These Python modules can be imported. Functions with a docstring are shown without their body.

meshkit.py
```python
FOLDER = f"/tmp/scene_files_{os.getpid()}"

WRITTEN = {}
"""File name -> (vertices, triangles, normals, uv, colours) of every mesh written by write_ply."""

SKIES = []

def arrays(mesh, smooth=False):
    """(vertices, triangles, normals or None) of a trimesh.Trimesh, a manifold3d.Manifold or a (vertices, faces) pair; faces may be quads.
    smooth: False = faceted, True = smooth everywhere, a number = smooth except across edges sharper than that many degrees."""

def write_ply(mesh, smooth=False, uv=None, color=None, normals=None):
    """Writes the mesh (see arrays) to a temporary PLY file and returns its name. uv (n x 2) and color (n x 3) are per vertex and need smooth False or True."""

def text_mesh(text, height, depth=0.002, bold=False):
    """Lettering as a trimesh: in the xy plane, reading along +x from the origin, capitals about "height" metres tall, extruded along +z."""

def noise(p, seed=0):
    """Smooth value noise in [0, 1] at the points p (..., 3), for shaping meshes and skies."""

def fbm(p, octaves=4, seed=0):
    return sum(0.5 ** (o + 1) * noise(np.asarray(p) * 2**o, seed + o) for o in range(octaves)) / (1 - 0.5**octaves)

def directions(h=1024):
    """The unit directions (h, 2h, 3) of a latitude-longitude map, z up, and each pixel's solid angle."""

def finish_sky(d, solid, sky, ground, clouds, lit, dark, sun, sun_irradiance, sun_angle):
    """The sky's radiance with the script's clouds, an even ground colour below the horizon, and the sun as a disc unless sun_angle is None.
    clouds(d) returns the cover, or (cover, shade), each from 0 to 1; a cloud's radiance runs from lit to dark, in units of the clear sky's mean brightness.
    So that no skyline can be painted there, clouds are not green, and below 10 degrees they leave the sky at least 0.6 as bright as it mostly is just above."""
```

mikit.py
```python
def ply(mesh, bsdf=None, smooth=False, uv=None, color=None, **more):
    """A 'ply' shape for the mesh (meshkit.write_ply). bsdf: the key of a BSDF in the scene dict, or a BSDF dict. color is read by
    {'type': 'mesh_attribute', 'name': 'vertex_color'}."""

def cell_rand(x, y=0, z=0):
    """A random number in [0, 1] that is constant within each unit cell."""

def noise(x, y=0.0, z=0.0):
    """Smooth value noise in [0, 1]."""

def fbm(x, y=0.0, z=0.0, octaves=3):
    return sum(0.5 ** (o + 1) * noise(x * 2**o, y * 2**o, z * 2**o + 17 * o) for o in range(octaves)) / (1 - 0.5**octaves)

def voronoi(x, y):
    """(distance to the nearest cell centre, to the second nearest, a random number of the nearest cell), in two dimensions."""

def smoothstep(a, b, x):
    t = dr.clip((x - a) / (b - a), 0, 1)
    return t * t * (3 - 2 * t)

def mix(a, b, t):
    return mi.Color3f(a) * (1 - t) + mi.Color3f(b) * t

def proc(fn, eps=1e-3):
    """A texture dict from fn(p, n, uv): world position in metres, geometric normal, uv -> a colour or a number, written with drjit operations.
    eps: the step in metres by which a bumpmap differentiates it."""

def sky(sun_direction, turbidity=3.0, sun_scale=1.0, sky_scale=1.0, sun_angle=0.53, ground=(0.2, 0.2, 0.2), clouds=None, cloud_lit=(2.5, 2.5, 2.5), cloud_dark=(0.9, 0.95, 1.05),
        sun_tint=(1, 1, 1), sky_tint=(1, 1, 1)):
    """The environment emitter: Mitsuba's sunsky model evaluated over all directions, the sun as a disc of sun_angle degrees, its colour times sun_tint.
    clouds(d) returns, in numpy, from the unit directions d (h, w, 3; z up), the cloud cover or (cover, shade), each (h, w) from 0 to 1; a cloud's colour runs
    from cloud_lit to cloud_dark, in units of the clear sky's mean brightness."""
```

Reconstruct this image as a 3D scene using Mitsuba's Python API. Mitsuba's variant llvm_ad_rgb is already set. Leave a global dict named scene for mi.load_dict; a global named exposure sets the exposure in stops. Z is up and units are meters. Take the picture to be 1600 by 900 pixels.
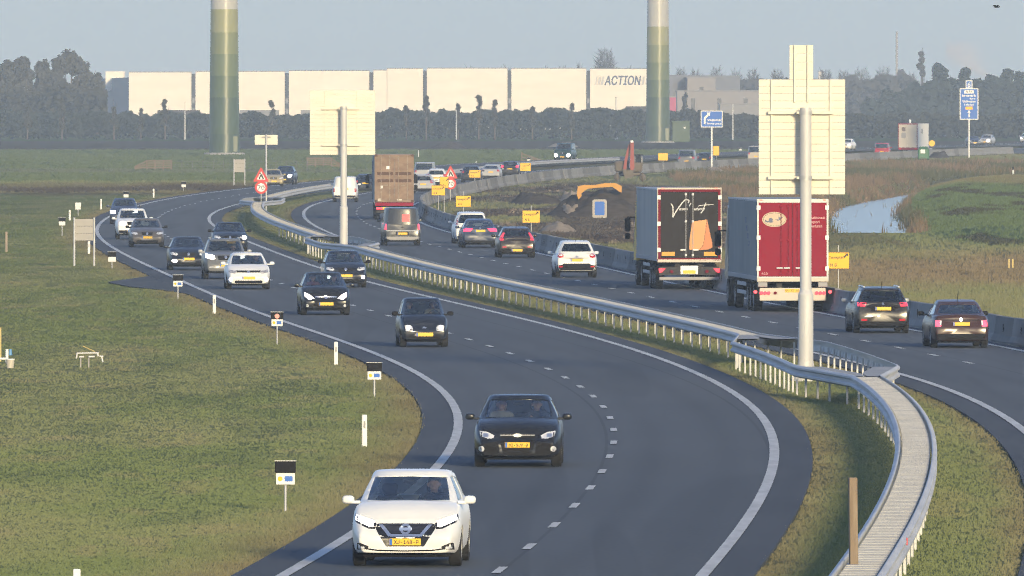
import math, random
import numpy as np, trimesh, mitsuba as mi, drjit as dr, mikit, meshkit
import manifold3d as m3
from shapely.geometry import Polygon, Point
from shapely import affinity
from scipy.interpolate import PchipInterpolator, UnivariateSpline

# ------------------------------------------------------------------ camera, sky, haze, exposure
F = 21950.0            # focal length in pixels of a 1600 wide picture: a long telephoto from a motorway bridge
HC = 7.7               # camera height over the road
OY = 330.0             # the world origin lies this far in front of the camera
PITCH = math.atan(300.0 / F)
T = mi.ScalarTransform4f
scene, labels = {}, {}
eye = np.array([0, -OY, HC])
fwd = np.array([0, math.cos(PITCH), -math.sin(PITCH)])
upv = np.array([0, math.sin(PITCH), math.cos(PITCH)])
scene['haze_air'] = {'type': 'homogeneous', 'albedo': {'type': 'rgb', 'value': [0.90, 0.94, 0.97]},
                     'sigma_t': {'type': 'rgb', 'value': [1.45e-4, 1.67e-4, 1.92e-4]}}
scene['camera'] = {'type': 'perspective', 'fov': math.degrees(2 * math.atan(800 / F)), 'fov_axis': 'x',
                   'near_clip': 1.0, 'far_clip': 20000.0, 'to_world': T().look_at(origin=eye.tolist(), target=(eye + fwd * 100).tolist(), up=[0, 0, 1]),
                   'medium': {'type': 'ref', 'id': 'haze_air'}}
SUN_EL, SUN_AZ = 12.0, 17.0    # a low late sun behind the camera, a little to its right
_e, _a = math.radians(SUN_EL), math.radians(SUN_AZ)
def thin_cloud(d):
    n = meshkit.fbm(d * np.array([3.0, 3.0, 14.0]), 4, 5)
    return np.clip(0.22 + 0.5 * (n - 0.5), 0, 1)
scene['sky_light'] = mikit.sky((math.sin(_a) * math.cos(_e), -math.cos(_a) * math.cos(_e), math.sin(_e)), turbidity=3.0,
                               sun_angle=8.0, sun_tint=(0.90, 1.13, 1.62), sky_tint=(0.68, 0.92, 1.60), clouds=thin_cloud, cloud_lit=(1.55, 1.98, 2.6), cloud_dark=(1.4, 1.8, 2.35))
exposure = 2.45

# ------------------------------------------------------------------ helpers
rng = np.random.default_rng(7)
def tr(px, py):
    """direction of the sight line through a pixel of the photograph"""
    return fwd + np.array([1, 0, 0]) * (px - 800) / F + upv * (450 - py) / F
def gp(px, py, z=0.0):
    """where that sight line meets the level z"""
    d = tr(px, py)
    return eye + d * ((z - HC) / d[2])
def at(px, dist, z=0.0):
    """the point over pixel column px, dist metres in front of the camera"""
    return np.array([(px - 800) / F * dist, dist - OY, z])
def zpix(py, dist):
    q = (450 - np.asarray(py, float)) / F
    return HC + (fwd[2] + upv[2] * q) / (fwd[1] + upv[1] * q) * dist
def numbered(name):
    if name not in scene and name not in labels: return name
    k = 1
    while f'{name}_{k:03d}' in scene or f'{name}_{k:03d}' in labels: k += 1
    return f'{name}_{k:03d}'
used = set()
def newkey(name):
    k, key = 0, name
    while key in used:
        k += 1
        key = f'{name}_{k:03d}'
    used.add(key)
    return key
def thing(name, label, cat, group=None):
    key = newkey(name)
    labels[key] = {'label': label, 'category': cat}
    if group: labels[key]['group'] = group
    return key
def struct(name, mesh, bsdf, kind='structure', smooth=False, **kw):
    key = newkey(name)
    scene[key] = mikit.ply(mesh, bsdf, smooth, **kw)
    labels[key] = {'kind': kind}
    return key
def part(parent, name, mesh, bsdf, smooth=False, M=None, label=None, stuff=False, **kw):
    key = newkey(parent + '__' + name)
    scene[key] = mikit.ply(mesh, bsdf, smooth, **kw) if not isinstance(mesh, dict) else dict(mesh)
    if M is not None: scene[key]['to_world'] = T(M)
    if label or stuff: labels[key] = {}
    if label: labels[key]['label'] = label
    if stuff: labels[key]['kind'] = 'stuff'
    return key
def box(sx, sy, sz, c=(0, 0, 0)):
    m = trimesh.creation.box((sx, sy, sz)); m.apply_translation(c); return m
def box2(a, b):
    a, b = np.minimum(a, b), np.maximum(a, b)
    return box(*(b - a), (a + b) / 2)
def cbox(sx, sy, sz, c=(0, 0, 0), r=0.01):
    """a box with chamfered edges"""
    h = np.array([sx, sy, sz]) / 2
    r = min(r, h.min() * 0.9)
    p = []
    for s in np.ndindex(2, 2, 2):
        s = np.array(s) * 2 - 1
        for k in range(3):
            q = h - r; q[k] = h[k]
            p.append(s * q)
    m = trimesh.convex.convex_hull(np.array(p)); m.apply_translation(c); return m
def cyl(p0, p1, r0, r1=None, n=16):
    p0, p1 = np.asarray(p0, float), np.asarray(p1, float)
    r1 = r0 if r1 is None else r1
    z = p1 - p0; L = np.linalg.norm(z); z /= L
    x = np.cross(z, [0, 0, 1] if abs(z[2]) < .9 else [1, 0, 0]); x /= np.linalg.norm(x); y = np.cross(z, x)
    a = np.arange(n) * 2 * np.pi / n
    ring = np.cos(a)[:, None] * x + np.sin(a)[:, None] * y
    v = np.vstack([p0 + ring * r0, p1 + ring * r1, p0[None], p1[None]])
    i = np.arange(n); j = (i + 1) % n
    f = np.vstack([np.c_[i, j, j + n], np.c_[i, j + n, i + n], np.c_[j, i, i * 0 + 2 * n], np.c_[i + n, j + n, i * 0 + 2 * n + 1]])
    return trimesh.Trimesh(v, f, process=False)
def cat(*ms):
    ms = [m for m in ms if m is not None]
    return trimesh.util.concatenate(ms)
def moved(m, t): m = m.copy(); m.apply_translation(t); return m
def to_man(m):
    m = m.copy(); m.merge_vertices()
    return m3.Manifold(m3.Mesh(np.asarray(m.vertices, np.float32), np.asarray(m.faces, np.uint32)))
def to_tri(man):
    k = man.to_mesh(); return trimesh.Trimesh(k.vert_properties[:, :3], k.tri_verts, process=False)
def frame(pos, ang=0.0):
    """matrix: local x forward turned by ang about z, at pos"""
    c, s = math.cos(ang), math.sin(ang)
    M = np.eye(4); M[:2, :2] = [[c, -s], [s, c]]; M[:3, 3] = pos
    return M
def extrude(poly, h):
    if hasattr(poly, 'geoms'): return trimesh.util.concatenate([extrude(g, h) for g in poly.geoms])
    return trimesh.creation.extrude_polygon(poly if isinstance(poly, Polygon) else Polygon(poly), h, engine='earcut')
def plate(poly, depth=0.01):
    """flat shape drawn in (right, up), standing upright, its front facing -y with its face at y=0"""
    m = extrude(poly, depth)
    v = np.array(m.vertices)
    m.vertices = np.c_[v[:, 0], depth - v[:, 2], v[:, 1]] if False else np.c_[v[:, 0], v[:, 2], v[:, 1]]
    m.faces = m.faces[:, ::-1]
    return m
def text_plate(s, h, depth=0.01, bold=True, shear=0.0, center=True):
    m = meshkit.text_mesh(s, h, depth, bold)
    v = np.array(m.vertices)
    v[:, 0] += shear * v[:, 1]
    if center: v[:, 0] -= (v[:, 0].min() + v[:, 0].max()) / 2
    m.vertices = np.c_[v[:, 0], -v[:, 2], v[:, 1]]
    return m
def rrect(w, h, r=0.03, cx=0, cy=0):
    return Polygon([(cx - w / 2 + r, cy - h / 2 + r), (cx + w / 2 - r, cy - h / 2 + r), (cx + w / 2 - r, cy + h / 2 - r), (cx - w / 2 + r, cy + h / 2 - r)]).buffer(r, 4)

# ------------------------------------------------------------------ materials
def mat(name, color, rough=0.5, metallic=0.0, spec=0.5, **kw):
    scene[name] = {'type': 'twosided', 'b': {'type': 'principled', 'base_color': {'type': 'rgb', 'value': list(map(float, color))} if not isinstance(color, dict) else color,
                   'roughness': rough, 'metallic': metallic, 'specular': spec, **kw}}
    return name
def dif(name, color):
    scene[name] = {'type': 'twosided', 'b': {'type': 'diffuse', 'reflectance': {'type': 'rgb', 'value': list(map(float, color))} if not isinstance(color, dict) else color}}
    return name
def paint(name, color, rough=0.24, coat=0.35):
    return mat(name, color, rough, 0.0, 0.45, clearcoat=coat, clearcoat_gloss=0.97)
def emit(name_bsdf, power):
    return {'emitter': {'type': 'area', 'radiance': {'type': 'rgb', 'value': list(map(float, power))}, 'sampling_weight': 0.01}}
n_, f_, mix_, ss_ = mikit.noise, mikit.fbm, mikit.mix, mikit.smoothstep
def asphalt_fn(p, n, uv):
    big = f_(p.x * 0.35, p.y * 0.05, 0.0, 3)
    fine = n_(p.x * 22, p.y * 4, 3.0)
    crack = ss_(0.62, 0.75, n_(p.x * 1.2 + 7, p.y * 0.02, 9.0))
    c = mix_((0.045, 0.053, 0.064), (0.062, 0.071, 0.083), big * 0.75 + fine * 0.25)
    lane = uv.x - 3.55 * dr.floor(uv.x / 3.55)
    track = dr.exp(-dr.square((lane - 0.95) / 0.32)) + dr.exp(-dr.square((lane - 2.55) / 0.32))
    seam = ss_(0.05, 0.02, dr.abs(lane - 3.5)) * 0.25
    patch = ss_(0.70, 0.74, n_(uv.x * 0.28 + 3, uv.y * 0.012, 1.0)) * 0.10
    return c * (1 - 0.12 * crack) * (1 - 0.09 * track * (0.5 + n_(uv.y * 0.02, uv.x * 0.3, 8.0))) * (1 - seam) * (1 - patch)
mat('m_asphalt', mikit.proc(asphalt_fn), 0.75, spec=0.35)
mat('m_shoulder', mikit.proc(lambda p, n, uv: mix_((0.034, 0.040, 0.050), (0.050, 0.057, 0.068), f_(p.x * 1.3, p.y * 0.12, 2.0, 3))), 0.75, spec=0.3)
dif('m_line', mikit.proc(lambda p, n, uv: mix_((0.50, 0.50, 0.48), (0.72, 0.72, 0.69), f_(p.x * 6, p.y * 0.7, 5.0, 3))))
VC = {'type': 'mesh_attribute', 'name': 'vertex_color'}
dif('m_ground', VC)
dif('m_blades', VC)
def concrete_fn(p, n, uv):
    a = f_(p.x * 0.5, p.y * 0.5, p.z * 2.5, 3); b = n_(p.x * 5, p.y * 5, p.z * 1.2)
    return mix_((0.24, 0.24, 0.235), (0.40, 0.395, 0.375), a * 0.7 + b * 0.3)
dif('m_concrete', mikit.proc(concrete_fn))
dif('m_concrete_dark', mikit.proc(lambda p, n, uv: concrete_fn(p, n, uv) * 0.72))
def galv_fn(p, n, uv):
    a = f_(p.x * 2, p.y * 0.4, p.z * 6, 3)
    return mix_((0.36, 0.37, 0.38), (0.58, 0.58, 0.57), a)
mat('m_galv', mikit.proc(galv_fn), 0.55, 0.35, 0.5)
dif('m_spacer', mikit.proc(lambda p, n, uv: mix_((0.36, 0.36, 0.35), (0.50, 0.50, 0.485), f_(p.x * 2.5, p.y * 1.9, 4.0, 3))))
mat('m_pole', mikit.proc(lambda p, n, uv: mix_((0.48, 0.48, 0.475), (0.60, 0.60, 0.59), f_(p.x * 5, p.y * 5, p.z * 1.1, 3))), 0.6, 0.15, 0.4)
mat('m_sign_back', mikit.proc(lambda p, n, uv: mix_((0.64, 0.60, 0.50), (0.74, 0.70, 0.58), f_(p.x * 1.5, 0.0, p.z * 5, 2))), 0.65)
mat('m_white', (0.75, 0.75, 0.72), 0.5)
mat('m_white_plain', (0.62, 0.62, 0.60), 0.6)
mat('m_grey', (0.30, 0.30, 0.30), 0.6)
mat('m_dark', (0.016, 0.016, 0.018), 0.85, spec=0.15)
mat('m_black', (0.012, 0.012, 0.013), 0.4)
mat('m_rubber', (0.022, 0.022, 0.023), 0.85, spec=0.2)
mat('m_rim', (0.42, 0.42, 0.43), 0.4, 0.6)
mat('m_chrome', (0.75, 0.75, 0.76), 0.2, 0.9)
mat('m_yellow', (0.85, 0.44, 0.012), 0.5)
mat('m_plate', (0.80, 0.47, 0.02), 0.45)
mat('m_red', (0.55, 0.03, 0.025), 0.45)
mat('m_blue', (0.02, 0.12, 0.48), 0.5)
mat('m_lens', (0.70, 0.71, 0.72), 0.15, 0.2)
mat('m_wood', mikit.proc(lambda p, n, uv: mix_((0.16, 0.115, 0.075), (0.30, 0.23, 0.16), f_(p.x * 25, p.y * 25, p.z * 2.0, 3))), 0.8)
mat('m_wood_pale', mikit.proc(lambda p, n, uv: mix_((0.24, 0.19, 0.14), (0.36, 0.30, 0.23), f_(p.x * 5, p.y * 5, p.z * 5, 3))), 0.8)
mat('m_glass_dark', (0.012, 0.015, 0.018), 0.06, spec=0.6)
scene['m_glass'] = {'type': 'thindielectric', 'int_ior': 1.5, 'specular_transmittance': {'type': 'rgb', 'value': [0.38, 0.42, 0.43]}}
scene['m_glass_rear'] = {'type': 'thindielectric', 'int_ior': 1.5, 'specular_transmittance': {'type': 'rgb', 'value': [0.26, 0.30, 0.31]}}
scene['m_glass_tint'] = {'type': 'thindielectric', 'int_ior': 1.5, 'specular_transmittance': {'type': 'rgb', 'value': [0.13, 0.15, 0.16]}}
mat('m_interior', (0.035, 0.036, 0.04), 0.8, spec=0.2)
mat('m_tail', (0.42, 0.012, 0.02), 0.2)
dif('m_skin', (0.52, 0.33, 0.25))
dif('m_hair_dark', (0.03, 0.022, 0.018)); dif('m_hair_grey', (0.28, 0.27, 0.26)); dif('m_hair_fair', (0.30, 0.20, 0.10))
dif('m_cloth_dark', (0.03, 0.032, 0.04)); dif('m_cloth_blue', (0.05, 0.08, 0.15)); dif('m_cloth_pale', (0.35, 0.34, 0.33)); dif('m_cloth_red', (0.22, 0.05, 0.05))
# ------------------------------------------------------------------ the road lines, as distances to the right of the camera's axis over the distance from it
def spl(pts, s=0.25):
    pts = sorted(pts); x, y = np.array(pts).T
    f = UnivariateSpline(x, y, k=3, s=s * len(x) * 0.02)
    lo, hi = x[0], x[-1]; a, b = f.derivative()(lo), f.derivative()(hi); fl, fh = float(f(lo)), float(f(hi))
    def g(d):
        d = np.asarray(d, float)
        return np.where(d < lo, fl + (d - lo) * a, np.where(d > hi, fh + (d - hi) * b, f(np.clip(d, lo, hi))))
    return g
LL = spl([(180, -5.9), (205, -4.6), (225, -3.70), (241, -2.97), (247, -2.78), (290, -1.65), (293, -1.6), (305, -1.4), (316, -1.27), (329, -1.24), (342, -1.32), (354, -1.53), (366, -1.8), (376, -2.08),
          (396, -2.8), (416, -3.84), (440, -5.4), (466, -6.95), (491, -8.46), (539, -11.4), (600, -14.5), (653, -17.3), (708, -20.0), (790, -23.3), (832, -24.6), (900, -25.7), (988, -26.2), (1070, -25.3),
          (1134, -23.5), (1182, -21.7), (1225, -19.4), (1257, -17.6), (1330, -13.8), (1400, -9.4), (1500, 0.4), (1600, 10.5), (1700, 21), (1830, 36.5), (1890, 45), (2050, 69)])
LR = spl([(180, 1.0), (205, 2.2), (225.7, 3.06), (236, 3.45), (247.5, 3.96), (261.7, 4.5), (275, 4.97), (289, 5.38), (303, 5.68), (320, 5.91), (337.6, 5.97), (357, 5.82), (375.6, 5.4), (405, 4.75), (428, 3.7),
          (457, 2.08), (483, .44), (510.6, -1.4), (541.7, -3.46), (577, -5.6), (652, -9.7), (681, -11.2), (731, -13.5), (841, -17.9), (880, -18.9), (918, -19.5), (971, -19.8), (1018, -19.4),
          (1105, -17.0), (1225, -12.3), (1330, -6.8), (1400, -2.4), (1500, 7.4), (1600, 17.5), (1700, 28), (1830, 43.5), (1890, 52), (2050, 76)])
RL = spl([(180, 6.6), (225, 8.9), (260, 10.4), (294, 11.4), (323, 11.73), (348, 11.63), (381, 11.1), (396, 10.5), (450, 7.3), (499, 4.1), (560, 0.55), (610, -2.1), (681, -5.5), (772, -9.57), (862, -12.57), (914, -13.5),
          (961, -14.0), (1006, -13.9), (1043, -13.4), (1127, -11.0), (1216, -8.3), (1261, -6.2), (1363, 0.0), (1400, 2.9), (1500, 13), (1600, 23.5), (1700, 34), (1830, 49.5), (1890, 58), (2050, 82)])
BR = spl([(180, 14.7), (225, 17.0), (294, 19.2), (348, 19.3), (400, 17.5), (434, 15.7), (459, 14.05), (499, 11.75), (560, 8.4), (610, 5.95), (681, 2.3), (790, -2.45), (849, -4.65), (900, -5.57), (950, -6.1), (994, -6.1), (1037, -5.6),
          (1127, -3.2), (1216, -.5), (1261, 1.75), (1363, 7.9), (1400, 10.9), (1540, 25.5), (1690, 41.5), (1830, 57.5), (1890, 66), (2050, 90)])
CC = lambda d: (LR(d) + RL(d)) / 2
RR = lambda d: BR(d) - 0.85
zL = lambda d: 0.7 * np.clip((np.asarray(d, float) - 1290) / 160, 0, 1) ** 2 * (3 - 2 * np.clip((np.asarray(d, float) - 1290) / 160, 0, 1))
zC = lambda d: 0.35 * zL(d) / 0.7
def W(X, d, z): return np.stack([X, np.asarray(d, float) - OY, np.broadcast_to(z, np.shape(X))], -1)
def tangent(fn, d):
    return math.atan2(1.0, float(fn(d + 2) - fn(d - 2)) / 4)     # heading angle of the way away from the camera
DS = np.concatenate([np.arange(170, 1300, 4.0), np.arange(1300, 2240, 8.0)])
def strip(xs, zs, ds=DS):
    """a sheet through the lines xs (functions of distance) at heights zs"""
    P = np.stack([W(x(ds), ds, z(ds) if callable(z) else z) for x, z in zip(xs, zs)], 1)
    n, m = P.shape[:2]
    i, j = np.meshgrid(np.arange(n - 1), np.arange(m - 1), indexing='ij')
    q = np.stack([i * m + j, i * m + j + 1, (i + 1) * m + j + 1, (i + 1) * m + j], -1).reshape(-1, 4)
    return trimesh.Trimesh(P.reshape(-1, 3), np.vstack([q[:, :3], q[:, [0, 2, 3]]]), process=False)
off = lambda fn, o: (lambda d: fn(d) + o)
zup = lambda fn, o: (lambda d: fn(d) + o)
def road_uv(a, b): return np.stack([np.stack([0 * DS, DS], -1), np.stack([b(DS) - a(DS), DS], -1)], 1).reshape(-1, 2)
rdL = struct('carriageway', strip([off(LL, -.1), off(LR, .1)], [zL, zL]), 'm_asphalt', uv=road_uv(off(LL, -.1), off(LR, .1)))
rdR = struct('carriageway', strip([off(RL, -.1), off(RR, .1)], [zC, lambda d: 0 * d]), 'm_asphalt', uv=road_uv(off(RL, -.1), off(RR, .1)))
for fn, a, b, z in ((LL, -.85, -.1, zL), (LR, .1, .82, zL), (RL, -.82, -.1, zC), (RR, .1, .75, lambda d: 0 * d)):
    wob = lambda o, k=abs(a + b): (lambda d: fn(d) + o)
    struct('hard_shoulder', cat(strip([off(fn, a), off(fn, b)], [zup(z, -.004)] * 2), strip([off(fn, a if abs(a) > abs(b) else b), off(fn, (a if abs(a) > abs(b) else b) + .01)], [zup(z, -.004), zup(z, -.2)])), 'm_shoulder')
for rd, fn, z in ((rdL, LL, zL), (rdL, LR, zL), (rdR, RL, zC), (rdR, RR, lambda d: 0 * d)):
    part(rd, 'edge_line', strip([off(fn, -.105), off(fn, .105)], [zup(z, .012)] * 2), 'm_line')
def dashes(rd, fn, d0, z, lo, hi):
    k = math.ceil((lo - d0) / 12)
    while d0 + 12 * k < hi:
        c = d0 + 12 * k
        ds = np.linspace(c - 1.5, c + 1.5, 3)
        part(rd, 'lane_dash', strip([off(fn, -.075), off(fn, .075)], [zup(z, .012)] * 2, ds), 'm_line')
        k += 1
dashes(rdL, lambda d: (LL(d) + LR(d)) / 2, 239.9, zL, 190, 1380)
dashes(rdR, lambda d: (RL(d) + RR(d)) / 2, 453.2, zC, 400, 1380)
# asphalt apron at the left verge
ap = [gp(168, 440), gp(240, 430), gp(268, 434), gp(330, 462), gp(290, 458), gp(250, 452), gp(200, 447)]
from shapely import contains_xy
APRON = Polygon([(p[0], p[1]) for p in ap])
apm = extrude([(p[0], p[1]) for p in ap], 0.02); apm.apply_translation((0, 0, -0.027))
struct('asphalt_apron', apm, 'm_shoulder')

# ------------------------------------------------------------------ the ground: one sheet, grass and soil, with the ditch cut into it
ditch_c = [(790, 20.3), (870, 22.2), (947, 24.0), (1000, 25.0), (1056, 26.5), (1143, 29.9), (1237, 35.2), (1300, 39.5), (1400, 50)]
_dd, _dx = np.array(ditch_c).T
DXC = PchipInterpolator(_dd, _dx)
def ditch_x(d): return np.where(d < 790, 20.3 - (d - 790) * .01, np.where(d > 1400, 50 + (d - 1400) * .12, DXC(np.clip(d, 790, 1400))))
ditch_w = lambda d: np.interp(d, [790, 830, 1056, 1143, 1237, 1320], [2.0, 2.5, 2.5, 2.2, 1.1, .8])
sm = lambda a, b, x: np.clip((x - a) / (b - a), 0, 1) ** 2 * (3 - 2 * np.clip((x - a) / (b - a), 0, 1))
def height(X, d):
    z = -0.05 + 0.06 * (meshkit.fbm(np.stack([X * .35, d * .05, 0 * X], -1), 3, 3) - .6)
    u = np.abs(X - ditch_x(d)); w = ditch_w(d)
    on = sm(795, 830, d) * (1 - sm(1250, 1330, d))
    z = z - 1.5 * on * (1 - sm(w * .8, w + 1.6, u))
    z = z + 0.55 * sm(690, 850, d) * (1 - sm(1150, 1500, d)) * sm(w + 1.0, w + 4.5, X - ditch_x(d))          # the raised green bank on the far side
    emb = sm(1290, 1450, d) * (1 - sm(2250, 2400, d))
    z = z + emb * (zL(d) * sm(-6, 0, X - LL(d)) * (1 - sm(-1, 4, X - LR(d))) - 0.10) * (X < 120)
    z = np.where((X > LL(d) - 1.2) & (X < BR(d) + .5), np.minimum(z, -0.05 + emb * (zL(d) - .1) * (X < LR(d) + 1.2)), z)
    return z
G_GREEN, G_OLIVE, G_DRY, G_DARK = np.array([.122, .148, .060]), np.array([.152, .164, .076]), np.array([.225, .178, .110]), np.array([.085, .108, .050])
G_SOIL, G_BROWN, G_SAND = np.array([.060, .048, .042]), np.array([.105, .078, .050]), np.array([.27, .22, .16])
def gcolor(X, d):
    """colour of what grows or lies at each place"""
    P = np.stack([X, d, 0 * X], -1)
    a = meshkit.fbm(P * [.30, .040, 1], 4, 11)[..., None]; b = meshkit.fbm(P * [1.1, .16, 1], 3, 12)[..., None]; c = meshkit.fbm(P * [.11, .012, 1], 3, 13)[..., None]
    lerp = lambda p, q, t: p * (1 - t) + q * t
    col = lerp(G_GREEN, G_OLIVE, sm(.35, .65, a))
    col = lerp(col, G_DRY, .30 * sm(.55, .78, b))
    col = lerp(col, G_DARK, .55 * sm(.56, .74, meshkit.fbm(P * [.5, .07, 1], 3, 21))[..., None])
    D, x = d[..., None], X[..., None]
    ll, lr, rl, br = (f(d)[..., None] for f in (LL, LR, RL, BR))
    dist = np.where(x < ll, ll - x, np.where((x > lr) & (x < rl), np.minimum(x - lr, rl - x), np.where(x > br, x - br, 0)))
    verge = 1 - sm(0.6, 2.9, dist + 1.6 * (b - .5) + 1.0 * (c - .5))
    left, right, med = (x < ll), (x > br - .2), (x > lr - .2) & (x < rl + .2)
    col = np.where(left, lerp(col, lerp(G_BROWN, G_DRY, b), .72 * verge), col)
    edge = 1 - sm(0.8, 1.7, dist + 0.8 * (b - .5))
    col = np.where(med, lerp(lerp(col, G_OLIVE, .35), lerp(G_BROWN, G_DRY, b), .60 * edge), col)
    # left, farther out
    Dn = D + 70 * (c - .5) + 26 * (b - .5)
    L2 = lerp(col, lerp(G_BROWN, G_SOIL, .35), .62 * sm(1085, 1125, Dn) * (1 - sm(1215, 1250, Dn)))
    L2 = lerp(L2, np.array([.080, .112, .052]), .8 * sm(1245, 1290, Dn))
    L2 = lerp(L2, np.array([.11, .125, .085]), .75 * sm(1425, 1440, D) * (1 - sm(1500, 1515, D)))
    L2 = lerp(L2, np.array([.05, .04, .035]), .85 * sm(1130, 1150, Dn) * (1 - sm(1190, 1215, Dn)))
    col = np.where(left, L2, col)
    # right of the barrier: dug over ground, dry grass, greener to the front
    R2 = lerp(lerp(G_OLIVE, G_DRY, .35 * b), G_GREEN, .55 * sm(.45, .7, c))
    work = sm(690, 740, Dn) * (1 - sm(1180, 1290, Dn)) * (1 - sm(15, 19.5, x + 3 * (b - .5)))
    R2 = lerp(R2, lerp(np.array([.082, .070, .058]), lerp(G_SOIL, G_SAND, sm(.5, .8, b)), sm(.35, .65, meshkit.fbm(P * [.22, .02, 1], 4, 31))[..., None]), work * sm(.36, .56, meshkit.fbm(P * [.16, .018, 1], 3, 32))[..., None])
    R2 = lerp(R2, lerp(G_BROWN, G_DRY, b) * [1.05, 1, 1], .8 * sm(545, 600, Dn) * (1 - sm(650, 720, Dn)))
    R2 = lerp(R2, lerp(G_DARK, G_BROWN, b), .8 * sm(700, 740, Dn) * (1 - sm(860, 900, Dn)) * sm(11, 14, x) * (x < ditch_x(d)[..., None]))
    far = sm(2.0, 4.0, x - ditch_x(d)[..., None]) * sm(690, 760, Dn)
    R2 = lerp(R2, lerp(np.array([.090, .125, .055]), np.array([.045, .04, .033]), .8 * sm(.6, .68, meshkit.fbm(P * [.35, .03, 1], 3, 33))[..., None]), far)
    reed = sm(1130, 1190, Dn) * (1 - sm(1500, 1560, Dn)) * sm(18, 24, x)
    R2 = lerp(R2, lerp(np.array([.16, .115, .062]), G_OLIVE, b), .85 * reed)
    R2 = lerp(R2, G_DARK, .5 * sm(1420, 1480, D) * (1 - sm(1700, 1760, D)))
    col = np.where(right, R2, col)
    # far fields across the whole view: green, then a dark ploughed strip
    fld = (x < ll - 3) | (D > 2200)
    col = np.where(fld, lerp(col, np.array([.055, .048, .046]), .9 * sm(2030, 2080, D)), col)
    col = np.where(fld, lerp(col, np.array([.050, .070, .034]), sm(2380, 2440, D)), col)
    w = ditch_w(d)[..., None]
    return np.clip(col, .01, 1)
gx = np.unique(np.concatenate([np.linspace(-1500, -150, 10), np.linspace(-150, -40, 23), np.arange(-40, 60, .8), np.linspace(60, 160, 34), np.linspace(160, 1500, 10)]))
gd = np.unique(np.concatenate([[100, 150], np.arange(170, 700, 4.0), np.arange(700, 1300, 6.0), np.arange(1300, 2600, 12.0), np.linspace(2600, 6200, 12)]))
GX, GD = np.meshgrid(gx, gd)
GZ = height(GX, GD)
n, m = GX.shape
i, j = np.meshgrid(np.arange(n - 1), np.arange(m - 1), indexing='ij')
q = np.stack([i * m + j, i * m + j + 1, (i + 1) * m + j + 1, (i + 1) * m + j], -1).reshape(-1, 4)
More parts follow.
